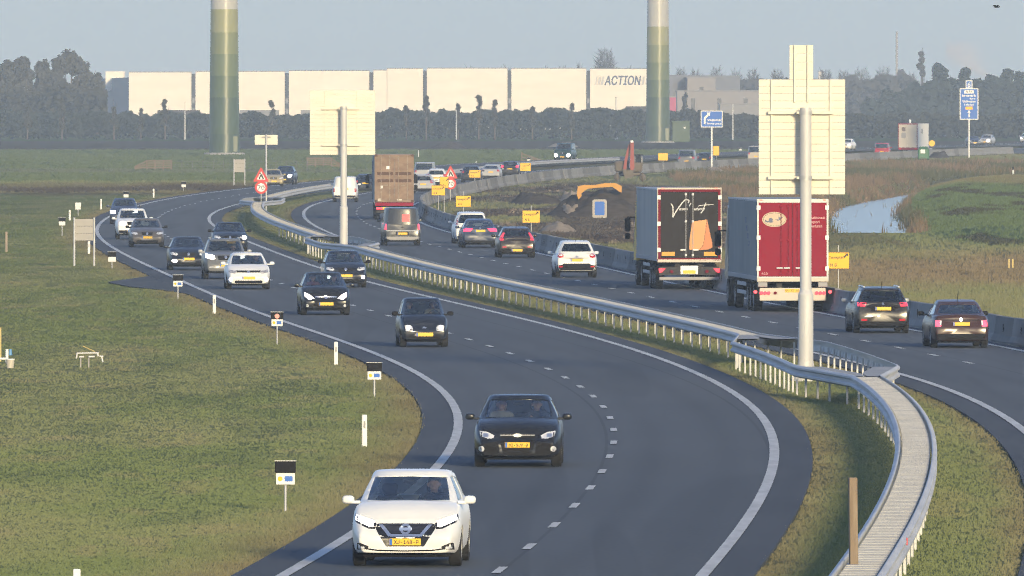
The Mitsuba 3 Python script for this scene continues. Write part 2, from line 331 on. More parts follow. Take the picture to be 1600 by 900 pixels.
struct('ground', (W(GX.ravel(), GD.ravel(), GZ.ravel()), q), 'm_ground', smooth=True, color=gcolor(GX, GD).reshape(-1, 3) * 1.1)
# the ditch's water
wd = np.arange(796, 1330, 6.0)
mat('m_water', (0.05, 0.06, 0.065), 0.08, spec=0.6)
scene['m_water'] = {'type': 'bumpmap', 'b': {'type': 'principled', 'base_color': {'type': 'rgb', 'value': [.05, .06, .065]}, 'roughness': .1, 'specular': .7},
                    't': mikit.proc(lambda p, n, uv: (n_(p.x * 3, p.y * 1.2, 0.0) + n_(p.x * 9, p.y * 2, 3.0) * .4) * 0.035, 0.05), 'scale': 1.0}
struct('ditch_water', strip([lambda d: ditch_x(d) - ditch_w(d) - 1.6, lambda d: ditch_x(d) + ditch_w(d) + 1.6], [-1.15, -1.15], wd), 'm_water')

# ------------------------------------------------------------------ grass: blades standing on the ground
def tufts(X, d, hmin, hmax, wid, name, blades=3, seed=1, tint=1.0, colfn=None):
    r = np.random.default_rng(seed)
    ok_ = ~contains_xy(APRON, X, d - OY); X, d = X[ok_], d[ok_]
    N = len(X); base = W(X, d, height(X, d))
    col = (colfn or gcolor)(X, d) * tint * (0.90 + 0.2 * r.random((N, 1)))
    V, Fc, C, NN = [], [], [], []
    for b in range(blades):
        az = r.random(N) * 2 * np.pi; lean = r.normal(0, .35, N); h = hmin + (hmax - hmin) * r.random(N) ** 1.5
        w = wid * (0.6 + .8 * r.random(N)); ox = r.normal(0, wid, (N, 2))
        dx, dy = np.cos(az), np.sin(az)
        o = base + np.c_[ox, -0.02 * np.ones(N)]
        side = np.c_[dx, dy, 0 * dx] * w[:, None] / 2
        fn_ = np.c_[-dy, dx, 0 * dx]; fn_ = fn_ * np.where(fn_[:, 1:2] > 0, -1, 1); nn_ = .35 * fn_ + [0, -.38, .70]; nn_ /= np.linalg.norm(nn_, axis=1, keepdims=True); NN += [nn_] * 3
        tip = o + np.c_[np.cos(az + 1.3) * lean * h, np.sin(az + 1.3) * lean * h, h]
        V += [o - side, o + side, tip]; C += [col * .95, col * .95, col * 1.05]
    v = np.stack(V, 1).reshape(-1, 3); c = np.stack(C, 1).reshape(-1, 3)
    key = newkey(name); path = meshkit.write_ply((v, np.arange(len(v)).reshape(-1, 3)), False, None, c, normals=np.stack(NN, 1).reshape(-1, 3))   # blades shade softly, like a thick sward
    scene[key] = {'type': 'ply', 'filename': path, 'face_normals': False, 'bsdf': {'type': 'ref', 'id': 'm_blades'}}; labels[key] = {'kind': 'stuff'}
    return key
def sample(n, d0, d1, lo, hi, seed, power=1.6):
    """points between the lines lo and hi, denser near the camera, kept to what the picture can see and a margin"""
    r = np.random.default_rng(seed)
    u = r.random(n); d = (d0 ** (1 - power) + u * (d1 ** (1 - power) - d0 ** (1 - power))) ** (1 / (1 - power))
    a, b = lo(d), hi(d)
    e = 800 / F * d * 1.12 + 1.0
    a, b = np.maximum(a, -e), np.minimum(b, e)
    ok = b > a
    d, a, b = d[ok], a[ok], b[ok]
    X = a + (b - a) * r.random(len(d))
    return X, d
GRASS = 'short verge and meadow grass growing beside the road'
kL = tufts(*sample(200000, 205, 1150, lambda d: -60 + 0 * d, lambda d: LL(d) - .8, 3), .02, .06, .085, 'grass', 3, 1, 1.22)
labels[kL].update(label='short green meadow grass left of the oncoming lanes', category='grass')
X, d = sample(26000, 205, 1150, lambda d: LL(d) - 3.2, lambda d: LL(d) - .85, 4)
kk = np.random.default_rng(15).random(len(X)) < np.clip((X - LL(d) + 3.2) / 1.5, 0, 1)
kV = tufts(X[kk], d[kk], .03, .12, .05, 'grass', 3, 2, 1.1)
labels[kV].update(label='taller brownish grass fringing the left edge of the asphalt', category='grass')
kM = tufts(*sample(60000, 205, 1100, lambda d: LR(d) + .83, lambda d: RL(d) - .83, 5), .025, .09, .06, 'grass', 3, 3, 1.15)
labels[kM].update(label='green and dry grass of the median under the guard rail', category='grass')
X, d = sample(60000, 420, 1350, lambda d: BR(d) + .7, lambda d: 90 + 0 * d, 6)
ok = (np.abs(X - ditch_x(d)) > ditch_w(d) + 1.0) | (d < 790)
kR = tufts(X[ok], d[ok], .05, .22, .10, 'grass', 3, 4, 1.1)
labels[kR].update(label='rough grass between concrete barrier and ditch', category='grass')
# reeds and dry stalks along the ditch
X, d = sample(9000, 760, 1550, lambda d: ditch_x(d) - ditch_w(d) - 9 + 0 * d, lambda d: ditch_x(d) - ditch_w(d) + .2, 8, 1.1)
def reedcol(X, d):
    n = meshkit.fbm(np.stack([X * .22, d * .022, 0 * X], -1), 4, 41)[:, None]; m2 = meshkit.fbm(np.stack([X * .9, d * .1, 0 * X], -1), 2, 42)[:, None]
    return (np.array([.085, .088, .045]) * (1 - sm(.42, .62, n)) + np.array([.16, .115, .07]) * sm(.42, .62, n)) * (.7 + .6 * m2)
near_w = np.exp(-np.abs(ditch_x(d) - ditch_w(d) - X) / 3.5)
kk = (np.random.default_rng(5).random(len(X)) < near_w) & (d > 985)
kS = tufts(X[kk], d[kk], .2, .65, .13, 'reeds', 3, 5, colfn=reedcol)
labels[kS].update(label='brown reeds along the near bank of the ditch', category='reeds')
X, d = sample(16000, 1100, 1650, lambda d: 15 + 0 * d, lambda d: BR(d) * 0 + 75, 9, 1.05)
ok = (X > BR(d) + 6) & (X < ditch_x(d) - ditch_w(d) - 1.5 + (d > 1330) * 60)
kS2 = tufts(X[ok], d[ok], .3, .95, .2, 'reeds', 3, 6, colfn=reedcol)
labels[kS2].update(label='broad belt of tall brown reeds beyond the ditch', category='reeds')

X, d = sample(46000, 1120, 2080, lambda d: -110 + 0 * d, lambda d: 110 + 0 * d, 10, 1.02)
ok = (X < LL(d) - 1.5) | ((X > BR(d) + 2) & (d > 1400))
kF = tufts(X[ok], d[ok], .08, .26, .34, 'grass', 3, 7)
labels[kF].update(label='grass of the far green fields before the warehouse', category='grass')

X, d = sample(16000, 796, 1420, lambda d: ditch_x(d) + ditch_w(d) + .5, lambda d: 75 + 0 * d, 12, 1.05)
kB = tufts(X, d, .05, .20, .12, 'grass', 3, 8)
labels[kB].update(label='green grass on the raised bank right of the ditch', category='grass')
X, d = sample(2600, 800, 1240, lambda d: ditch_x(d) - ditch_w(d) - .9, lambda d: ditch_x(d) + ditch_w(d) + .9, 13, 1.05)
u = np.abs(X - ditch_x(d)) / ditch_w(d); kk = np.random.default_rng(2).random(len(X)) < np.clip(u - .72, 0.004, 1) * 2
kW = tufts(X[kk], d[kk], .5, 1.0, .12, 'reeds', 3, 9, colfn=reedcol)
labels[kW].update(label='sparse reeds standing in the edges of the ditch water', category='reeds')
# ------------------------------------------------------------------ the double guard rail in the median
BULGES = [(350, 411, 1.32), (653, 704, 1.32), (925, 972, 1.35)]
def gap(d):
    d = np.asarray(d, float); g = 0.33 + 0 * d
    for a, b, w in BULGES: g = g + (w - .33) * np.clip((d - a) / 13, 0, 1) * np.clip((b - d) / 13, 0, 1)
    return g
gr = thing('guard_rail', 'long double galvanised guard rail that winds through the grassy median, widening round the sign posts', 'guard rail')
PROF = np.array([(0, .43), (.025, .44), (.085, .475), (.085, .52), (.03, .56), (.03, .62), (.085, .66), (.085, .705), (.025, .745), (0, .75), (-.015, .74), (.012, .62), (.012, .56), (-.015, .44)])
def beam(side, a, b):
    ds = np.linspace(a, b, max(2, int(round((b - a) / 2.0)) + 1))
    x0 = CC(ds) + side * gap(ds); z0 = zC(ds)
    P = np.stack([W(x0 + side * o, ds, z0 + h) for o, h in PROF], 1); n, m = P.shape[:2]
    i, j = np.meshgrid(np.arange(n - 1), np.arange(m), indexing='ij'); k = (j + 1) % m
    q = np.stack([i * m + j, i * m + k, (i + 1) * m + k, (i + 1) * m + j], -1).reshape(-1, 4)
    f = np.vstack([q[:, :3], q[:, [0, 2, 3]]])
    return trimesh.Trimesh(P.reshape(-1, 3), f if side < 0 else f[:, ::-1], process=False)
edges = [178.0]
while edges[-1] < 1500: edges.append(edges[-1] + 12)
for side in (-1, 1):
    for a, b in zip(edges[:-1], edges[1:]):
        part(gr, 'rail_beam', beam(side, a, b - .02), 'm_galv', 50)
def in_bulge(d): return any(a + 3 < d < b - 3 for a, b, w in BULGES)
post_m = cbox(.055, .10, .70, (0, 0, .27), .008)
pd = []
d = 180.0; k = 0
while d < 1480:
    sides = (-1, 1) if in_bulge(d) else ((-1,) if k % 2 else (1,)) if False else (-1, 1)
    for s in sides: pd.append((d, s))
    d += 2.667 if (in_bulge(d) and d < 420) else (4.0 if d < 720 else 8.0); k += 1
for d, s in pd[:300]:
    x = float(CC(d) + s * (gap(d) - .07))
    part(gr, 'post', post_m, 'm_galv', M=frame(W(np.array(x), d, float(zC(d))), 0))
# spacer plates that hold the two rails apart, in the photograph they close up to a pale walkway
sp_m = cbox(.56, .24, .10, (0, 0, .655), .012)
sp = [d for d in np.arange(180, 1480, .8) if not any(a < d < b for a, b, w in BULGES)]
for d in sp[:300]:
    part(gr, 'spacer', sp_m, 'm_spacer', M=frame(W(CC(d), d, float(zC(d))), tangent(CC, d) - math.pi / 2))
rest = []
for d in sp[300:]:
    q = box(.56, .24, .10, (0, 0, .655)); q.apply_transform(frame(W(CC(d), d, float(zC(d))), tangent(CC, d) - math.pi / 2)); rest.append(q)
part(gr, 'spacer', cat(*rest), 'm_spacer', stuff=True)
# in the wide places short brackets and the broad end plates
for a, b, w in BULGES:
    for d0, sgn in ((a, 1), (b, -1)):
        ds = np.linspace(d0, d0 + sgn * (12.5 if sgn > 0 else 7), 8)
        for side in ((-1, 1)):
            inner = strip([lambda d: CC(d) + side * np.maximum(gap(d) - .62, .02), lambda d: CC(d) + side * (gap(d) - .02)], [lambda d: zC(d) + .715] * 2, np.sort(ds))
            part(gr, 'cover_plate', cat(inner, moved(inner, (0, 0, -.04))), 'm_spacer')
red = cbox(.02, .05, .12, (0, 0, .69), .004)
d = 221.0
part(gr, 'red_marker', red, 'm_red', M=frame(W(CC(d) + .33 + .09, d, 0.0), 0))

# ------------------------------------------------------------------ the concrete barrier right of the outgoing lanes
cb = thing('concrete_barrier', 'low barrier of weathered concrete blocks along the right edge of the outgoing lanes', 'barrier')
NJ = [(-.28, -.1), (-.28, .07), (-.18, .26), (-.10, .80), (-.085, .82), (.085, .82), (.10, .80), (.18, .26), (.28, .07), (.28, -.1)]
blk = extrude(NJ, 5.95)
blk.vertices = np.c_[blk.vertices[:, 2] - 2.975, blk.vertices[:, 0], blk.vertices[:, 1]]
blk_ply = [mikit.ply(blk, k) for k in ('m_concrete', 'm_concrete_dark')]
slot = mikit.ply(cbox(.10, .02, .26, (0, .152, .46), .004), 'm_dark')
d, k = 396.0, 0
r_ = np.random.default_rng(3)
while d < 1900 and k < 298:
    s = float(BR(d + 1) - BR(d - 1)) / 2
    a = math.atan2(1, s)
    key = part(cb, 'block', blk_ply[int(r_.random() < .35)], None, M=frame(W(BR(d), d, 0.0) + [r_.normal(0, .012), 0, r_.normal(0, .008)], a + r_.normal(0, .0015)))
    if d < 900: part(key, 'lifting_slot', slot, None, M=frame(W(BR(d), d, 0.0), a))
    d += 6.0 * math.sin(a); k += 1
# ------------------------------------------------------------------ big direction signs, seen from behind
def back_sign(dist, px, poly_rows, verts, brackets, pole_top, r_low, r_up, z_joint, label, depth=.42):
    """planks (zlo, zhi, x0, x1) of a sign board behind its pole; x to the right of the pole"""
    p = at(px, dist); M = frame(p)
    t = thing('direction_sign', label, 'road sign', 'big signs seen from behind')
    labels[t].pop('group')
    part(t, 'pole', cat(cyl((0, 0, -.3), (0, 0, z_joint), r_low, n=24), cyl((0, 0, z_joint), (0, 0, z_joint + .12), r_low, r_up, 24), cyl((0, 0, z_joint + .12), (0, 0, pole_top), r_up, n=24)), 'm_pole', 40, M)
    part(t, 'pole_foot', cat(cyl((0, 0, -.1), (0, 0, .06), r_low * 1.9, n=24), cyl((0, 0, .06), (0, 0, .5), r_low * 1.35, r_low * 1.02, 24)), 'm_pole', 40, M)
    for k, (z0, z1, x0, x1) in enumerate(poly_rows):
        part(t, 'board_plank', cbox(x1 - x0, .03, z1 - z0 - .006, ((x0 + x1) / 2, depth + .015 + .003 * (k % 2), (z0 + z1) / 2), .004), 'm_sign_back', M=M)
    for x, z0, z1 in verts:
        part(t, 'stiffener', cbox(.055, .07, z1 - z0, (x, depth - .036, (z0 + z1) / 2), .006), 'm_sign_back', M=M)
    for z, x0, x1 in brackets:
        part(t, 'bracket', cat(cbox(x1 - x0, .09, .09, ((x0 + x1) / 2, depth - .12, z), .008), cbox(.5, depth - .1, .07, (0, (depth - .1) / 2, z), .008)), 'm_sign_back', M=M)
        part(t, 'clamp', cyl((0, 0, z - .06), (0, 0, z + .06), r_up + .02, n=20), 'm_galv', 40, M)
    return t
def rows(z0, z1, x0, x1, h=.195):
    n = max(1, round((z1 - z0) / h)); e = np.linspace(z0, z1, n + 1)
    return [(a, b, x0, x1) for a, b in zip(e[:-1], e[1:])]
D2 = 382.0; s2 = F / D2
zA, zB, zT = zpix(304, D2), zpix(124, D2), zpix(70, D2)
xs = lambda px, c, s: (px - c) / s
back_sign(D2, 1259, rows(zA, zB, xs(1186, 1259, s2), xs(1321, 1259, s2)) + rows(zB, zT, xs(1234, 1259, s2), xs(1271, 1259, s2), .23),
          [(xs(1206, 1259, s2), zA, zB), (xs(1298, 1259, s2), zA, zB), (xs(1242, 1259, s2), zpix(160, D2), zT), (xs(1263, 1259, s2), zpix(160, D2), zT)],
          [(zpix(176, D2), xs(1200, 1259, s2), xs(1303, 1259, s2)), (zpix(278, D2), xs(1200, 1259, s2), xs(1303, 1259, s2))], zpix(168, D2), .205, .155, zpix(460, D2),
          'back of the tall direction sign with narrow top panel, nearest of the two sign backs')
D1 = 680.0; s1 = F / D1
back_sign(D1, 537, rows(zpix(242, D1), zpix(141, D1), xs(484, 537, s1), xs(586, 537, s1)),
          [(xs(508, 537, s1), zpix(242, D1), zpix(141, D1)), (xs(558, 537, s1), zpix(242, D1), zpix(141, D1))],
          [(zpix(170, D1), xs(503, 537, s1), xs(562, 537, s1)), (zpix(227, D1), xs(503, 537, s1), xs(562, 537, s1))], zpix(166, D1), .205, .16, zpix(325, D1),
          'back of the square pale direction sign on a grey pole left of the container lorry')

def post_sign(name, label, cat_, dist, px, plates, z_top, r=.05, mat_='m_galv', base=-.3, group=None, posts=(0.0,)):
    """plates: (part name, shape in (right, up) with up from the ground, thickness, how far the face stands before the pole, material, smooth)"""
    t = thing(name, label, cat_, group); M = frame(at(px, dist))
    for x in posts: part(t, 'pole', cyl((x, 0, base), (x, 0, z_top), r, n=14), mat_, 40, M)
    for nm, poly, th, fr, m in plates:
        part(t, nm, moved(plate(poly, th), (0, -fr, 0)) if not isinstance(poly, trimesh.Trimesh) else moved(poly, (0, -fr, 0)), m, M=M)
    return t, M
def txt(s, h, x, z, bold=True):
    m = text_plate(s, h, .006, bold); m.apply_translation((x, 0, z)); return m
# blue direction sign far off on a white pole
d = 1385.0; s = F / d; z0, z1 = zpix(199, d), zpix(173, d); wq = 34 / s; hq = z1 - z0; zc = (z0 + z1) / 2
up_arrow = Polygon([(-.72, z0 + .32), (-.55, z0 + .32), (-.55, z0 + .85), (-.22, z0 + 1.20), (-.14, z0 + 1.12), (-.10, z0 + 1.48), (-.46, z0 + 1.44), (-.36, z0 + 1.34), (-.72, z0 + .96)])
t, M = post_sign('blue_direction_sign', 'small blue direction sign with bent white arrow on a white pole', 'road sign', d, 1112,
    [('border', rrect(wq, hq, .08, 0, zc), .03, .16, 'm_white'), ('panel', rrect(wq - .14, hq - .14, .06, 0, zc), .02, .175, 'm_blue'),
     ('arrow', affinity.translate(up_arrow, -.05, 0), .01, .182, 'm_white'), ('lettering', cat(txt('Medemblik', .20, .28, z0 + .62), txt('Wervershoof', .17, .24, z0 + .30)), 0, .182, 'm_white')], z0 + .3, .085, 'm_white')
d = 1779.0; s = F / d; z0, z1, z2 = zpix(187, d), zpix(138, d), zpix(126, d); zc = (z0 + z1) / 2; wq, hq = 29 / s, z1 - z0
post_sign('blue_direction_sign', 'tall blue direction sign with small top panel on a white pole at far right', 'road sign', d, 1514,
    [('border', rrect(wq, hq, .08, 0, zc).union(rrect(.85, z2 - z1 + .1, .04, 0, (z2 + z1) / 2)), .03, .2, 'm_white'), ('panel', rrect(wq - .2, hq - .2, .06, 0, zc), .02, .22, 'm_blue'),
     ('top_panel', rrect(.65, z2 - z1 - .16, .04, 0, (z2 + z1) / 2 + .02), .02, .22, 'm_blue'), ('top_lettering', txt('6', .55, 0, z1 + .2), 0, .23, 'm_white'),
     ('white_field', rrect(1.2, .42, .03, 0, z1 - .45), .01, .23, 'm_white'), ('field_lettering', txt('N 23', .22, 0, z1 - .55), 0, .245, 'm_black'),
     ('lettering', cat(txt('Medemblik', .25, 0, z1 - 1.05), txt('Hoorn', .2, .4, z1 - 1.4), txt('Enkhuizen', .25, 0, z1 - 1.78), txt('Lelystad', .22, 0, z1 - 2.15)), 0, .23, 'm_white'),
     ('orange_field', rrect(.9, .38, .05, 0, z1 - 2.5), .01, .23, 'm_yellow'),
     ('arrow', Polygon([(-.07, z0 + .3), (.07, z0 + .3), (.07, z0 + .9), (.2, z0 + .9), (0, z0 + 1.25), (-.2, z0 + .9), (-.07, z0 + .9)]), .01, .23, 'm_white')], z0 + .3, .10, 'm_white')
# warning triangle over a speed limit disc, two of them
def roadworks(dist, px, label):
    s = F / dist; zc = zpix(293 if px < 500 else 287, dist); zt = zc + .82
    tri = Polygon([(-.46, zt - .38), (.46, zt - .38), (0, zt + .46)]).buffer(.05, 4); inner = tri.buffer(-.15, 4)
    man = Polygon([(-.17, zt - .25), (-.06, zt - .25), (.0, zt - .05), (.10, zt - .25), (.2, zt - .25), (.09, zt + .02), (.04, zt + .10), (-.09, zt + .02)])
    post_sign('roadworks_sign', label, 'road sign', dist, px,
        [('triangle', tri, .02, .1, 'm_red'), ('triangle_field', inner, .01, .107, 'm_white'), ('digging_figure', man.union(Point(-.06, zt + .13).buffer(.05)), .006, .113, 'm_black'),
         ('disc', Point(0, zc).buffer(.42, 16), .02, .1, 'm_red'), ('disc_field', Point(0, zc).buffer(.28, 16), .01, .107, 'm_white'),
         ('lettering', txt('70', .28, 0, zc - .14), 0, .113, 'm_black')], zt + .3, .035)
roadworks(938, 408, 'red roadworks triangle over a 70 disc, standing in the guard rail at left')
roadworks(1043, 704, 'red roadworks triangle over a 70 disc, behind the far concrete barrier')
d = 947.0; zc = zpix(218.5, d)
post_sign('pale_route_sign', 'pale sign board seen from behind on a slim tall pole above the roadworks triangle', 'road sign', d, 416,
    [('board', rrect(.70, .66, .02, -.42, zc), .02, -.12, 'm_sign_back'), ('board', rrect(.70, .66, .02, .42, zc), .02, -.12, 'm_sign_back'),
     ('clamp', Polygon([(-.30, zc + .14), (.30, zc + .14), (.30, zc + .22), (-.30, zc + .22)]), .10, .02, 'm_grey'), ('bracket', Polygon([(-.75, zc - .06), (.75, zc - .06), (.75, zc + .02), (-.75, zc + .02)]), .04, -.06, 'm_sign_back')], zc + .38, .06)
# yellow temporary signs along the barrier
YS = [(510, 1310, 407, .82, .62, 'yellow roadworks sign half hidden behind the red lorry'), (725, 830, 338.5, .93, .66, 'yellow roadworks sign on bare ground above the brown car'),
      (830, 724, 314.5, .92, .68, 'yellow roadworks sign beside the bend of the concrete barrier'), (905, 685, 297.5, .90, .66, 'lower front one of two yellow signs beside the 70 disc'),
      (915, 694, 285, .6, .75, 'yellow sign partly hidden by the 70 disc'), (1150, 742, 271.5, .95, .66, 'yellow sign in front of the dark car on the far bend'),
      (1250, 821, 261, .98, .74, 'yellow sign right behind the dark red car on the far bend'), (1445, 1036, 245, 1.05, .78, 'yellow sign on a post just right of the red excavator'),
      (1530, 1119, 235.5, .68, 1.05, 'upright narrow yellow sign beside the pole of the small blue sign'), (1830, 1456, 224, .85, .85, 'round orange yellow sign beside the white lorry')]
for dist, px, py, w_, h_, lab in YS:
    zc = zpix(py, dist); pl = Point(0, zc).buffer(w_ / 2, 16) if lab.startswith('round') else rrect(w_, h_, .03, 0, zc)
    P = [('border', pl, .02, .06, 'm_black'), ('panel', pl.buffer(-.022), .01, .066, 'm_yellow')]
    if not lab.startswith('round') and dist < 1300:
        P.append(('lettering', cat(txt('Zwaagdijk' if w_ > .7 else 'N', .085 * w_ / .9, -.10 * w_, zc + .07), txt('N 8', .11, -.22 * w_, zc - .22)), 0, .072, 'm_black'))
        P.append(('arrow', affinity.translate(Polygon([(-.08, -.05), (.02, .03), (-.02, .07), (.10, .08), (.10, -.03), (.06, .0), (-.03, -.09)]), .30 * w_, zc + .18), .006, .072, 'm_black'))
    post_sign('yellow_sign', lab, 'road sign', dist, px, P, zc + h_ / 2 + (.25 if dist < 900 else 0), .022, posts=(0.0,) if w_ < .7 else (0.0,))
# grey sign backs at the left edge
def grey_back(px0, px1, py0, py1, base, label):
    dist = gp(0, base)[1] + OY; s = F / dist; w_ = (px1 - px0) / s; z0, z1 = zpix(py1, dist), zpix(py0, dist)
    t = thing('grey_sign', label, 'road sign'); M = frame(at((px0 + px1) / 2, dist))
    k = max(3, int((z1 - z0) / .28)); e = np.linspace(z0, z1, k + 1)
    for a, b in zip(e[:-1], e[1:]): part(t, 'board_plank', cbox(w_ * .93, .025, b - a - .01, (0, .05, (a + b) / 2), .005), 'm_grey_board', M=M)
    for x in (-w_ * .47, w_ * .47): part(t, 'post', cyl((x, 0, -.3), (x, 0, z1 + .06), .05, n=12), 'm_galv', 40, M)
mat('m_grey_board', (.36, .345, .32), .7)
grey_back(115, 148, 342, 376, 414, 'grey back of a board on two posts at the left verge, nearest of the two')
grey_back(365, 383, 249, 269, 290, 'small grey back of a board on two posts far down the left verge')
# delineators, hectometre boards
mat('m_board_white', (.70, .70, .68), .5)
def delineator(px, base, hpx, label, brown=False):
    p = gp(px, base); dist = p[1] + OY; h = hpx / (F / dist)
    t = thing('delineator_post', label, 'post', 'white delineator posts'); labels[t].pop('group')
    M = frame(p - [0, 0, 0], 0)
    part(t, 'post', cbox(.115, .09, h + .2, (0, 0, h / 2 - .1), .015), 'm_wood_pale' if brown else 'm_white', M=M)
    if not brown: part(t, 'reflector', cbox(.045, .01, .16, (0, -.047, h - .22), .004), 'm_grey', M=M)
for px, base, h, lab in [(569.5, 695, 47, 'white delineator post on the brown grass, the nearest one fully in view'), (525, 567, 33, 'white delineator post by the left edge line below the small black hatchback'),
        (335, 489, 28, 'white delineator post left of the dark compact car'), (120, 925, 36, 'white delineator post cut by the bottom edge of the photo at the left'), (139, 395, 18, 'white delineator post behind the right leg of the grey sign back'),
        (158, 326, 15, 'white delineator post left of the far dark car with lit lamps'), (240, 308, 13, 'white delineator post on the outer bend behind the far cars'), (459, 284, 8, 'tiny white delineator post right of the far car with one lit lamp'),
        (109, 343, 15, 'white delineator post left above the grey sign back'), (902, 253, 6, 'tiny white delineator post right of the dark green van'), (744, 259, 7, 'tiny white delineator post behind the far yellow sign'),
        (654, 243, 8, 'tiny white post standing in the far green field')]:
    delineator(px, base, h, lab)
delineator(10, 392, 30, 'brownish post standing alone in the meadow at the left edge', True)
def km_board(px, base, top, label, lamp=False, pale=False):
    p = gp(px, base); dist = p[1] + OY; s = F / dist; h = (base - top) / s
    t = thing('hectometre_board', label, 'marker board'); M = frame(p)
    w_ = .39; hu, hl = .215, .215
    part(t, 'post', cyl((0, 0, -.2), (0, 0, h - .1), .024, n=10), 'm_galv', 40, M)
    part(t, 'white_plate', cbox(w_ * .9, .02, hl, (0, -.035, h - hu - hl / 2 + .0), .006), 'm_board_white', M=M)
    part(t, 'dark_plate', cbox(w_, .03, hu, (0, -.04, h - hu / 2 + .004), .008), 'm_board_white' if pale else 'm_dark', M=M)
    part(t, 'rim', cbox(w_ + .02, .02, .014, (0, -.036, h + .012), .003), 'm_board_white', M=M)
    if dist < 560:
        part(t, 'yellow_mark', plate(Point(-.10, h - hu - hl / 2).buffer(.045, 8), .006), 'm_yellow', M=M @ frame((0, -.047, 0)))
        part(t, 'blue_mark', plate(rrect(.15, .10, .01, .06, h - hu - hl / 2), .006), 'm_blue', M=M @ frame((0, -.047, 0)))
    if lamp: part(t, 'lamp', plate(Point(0, h - .12).buffer(.075, 10), .02), 'm_lamp_red', M=M @ frame((0, -.057, 0)), )
scene['m_lamp_red'] = {'type': 'principled', 'base_color': {'type': 'rgb', 'value': [.95, .35, .28]}, 'roughness': .3}
for a in [(446, 795, 721, 'black and white marker board on a post, nearest to the camera'), (585, 618, 567, 'black and white marker board, second nearest, beside the left edge line'),
          (433, 536, 488, 'marker board with a glowing red reflector in its dark top', True), (278, 466, 430, 'marker board at the tip of the asphalt apron'), (175, 418, 394, 'marker board right of the grey sign back'),
          (97, 367, 340, 'marker board above left of the grey sign back'), (122, 336, 317, 'marker board with pale top far out in the meadow', False, True), (197, 318, 299, 'marker board hidden behind the roof of the farthest dark car'),
          (287, 299, 284, 'dark and white marker board on the outside of the far bend'), (672, 262, 254, 'marker board in front of the far field above the silver estate'), (826, 257, 246, 'marker board above the second far yellow sign'),
          (1157, 241, 230, 'marker board in the far verge beside the small blue sign')]:
    km_board(*a)
# wooden stake in the rail
p = at(1338, 210); t = thing('wooden_stake', 'rough wooden stake standing upright in the near guard rail', 'stake')
sk = cbox(.125, .10, 2.05, (0, 0, .97), .01); sk.vertices[:, 0] -= .012 * sk.vertices[:, 2]; scene_key = part(t, 'stake', sk, 'm_wood', M=frame(p - [.03, 0, 0], .2))
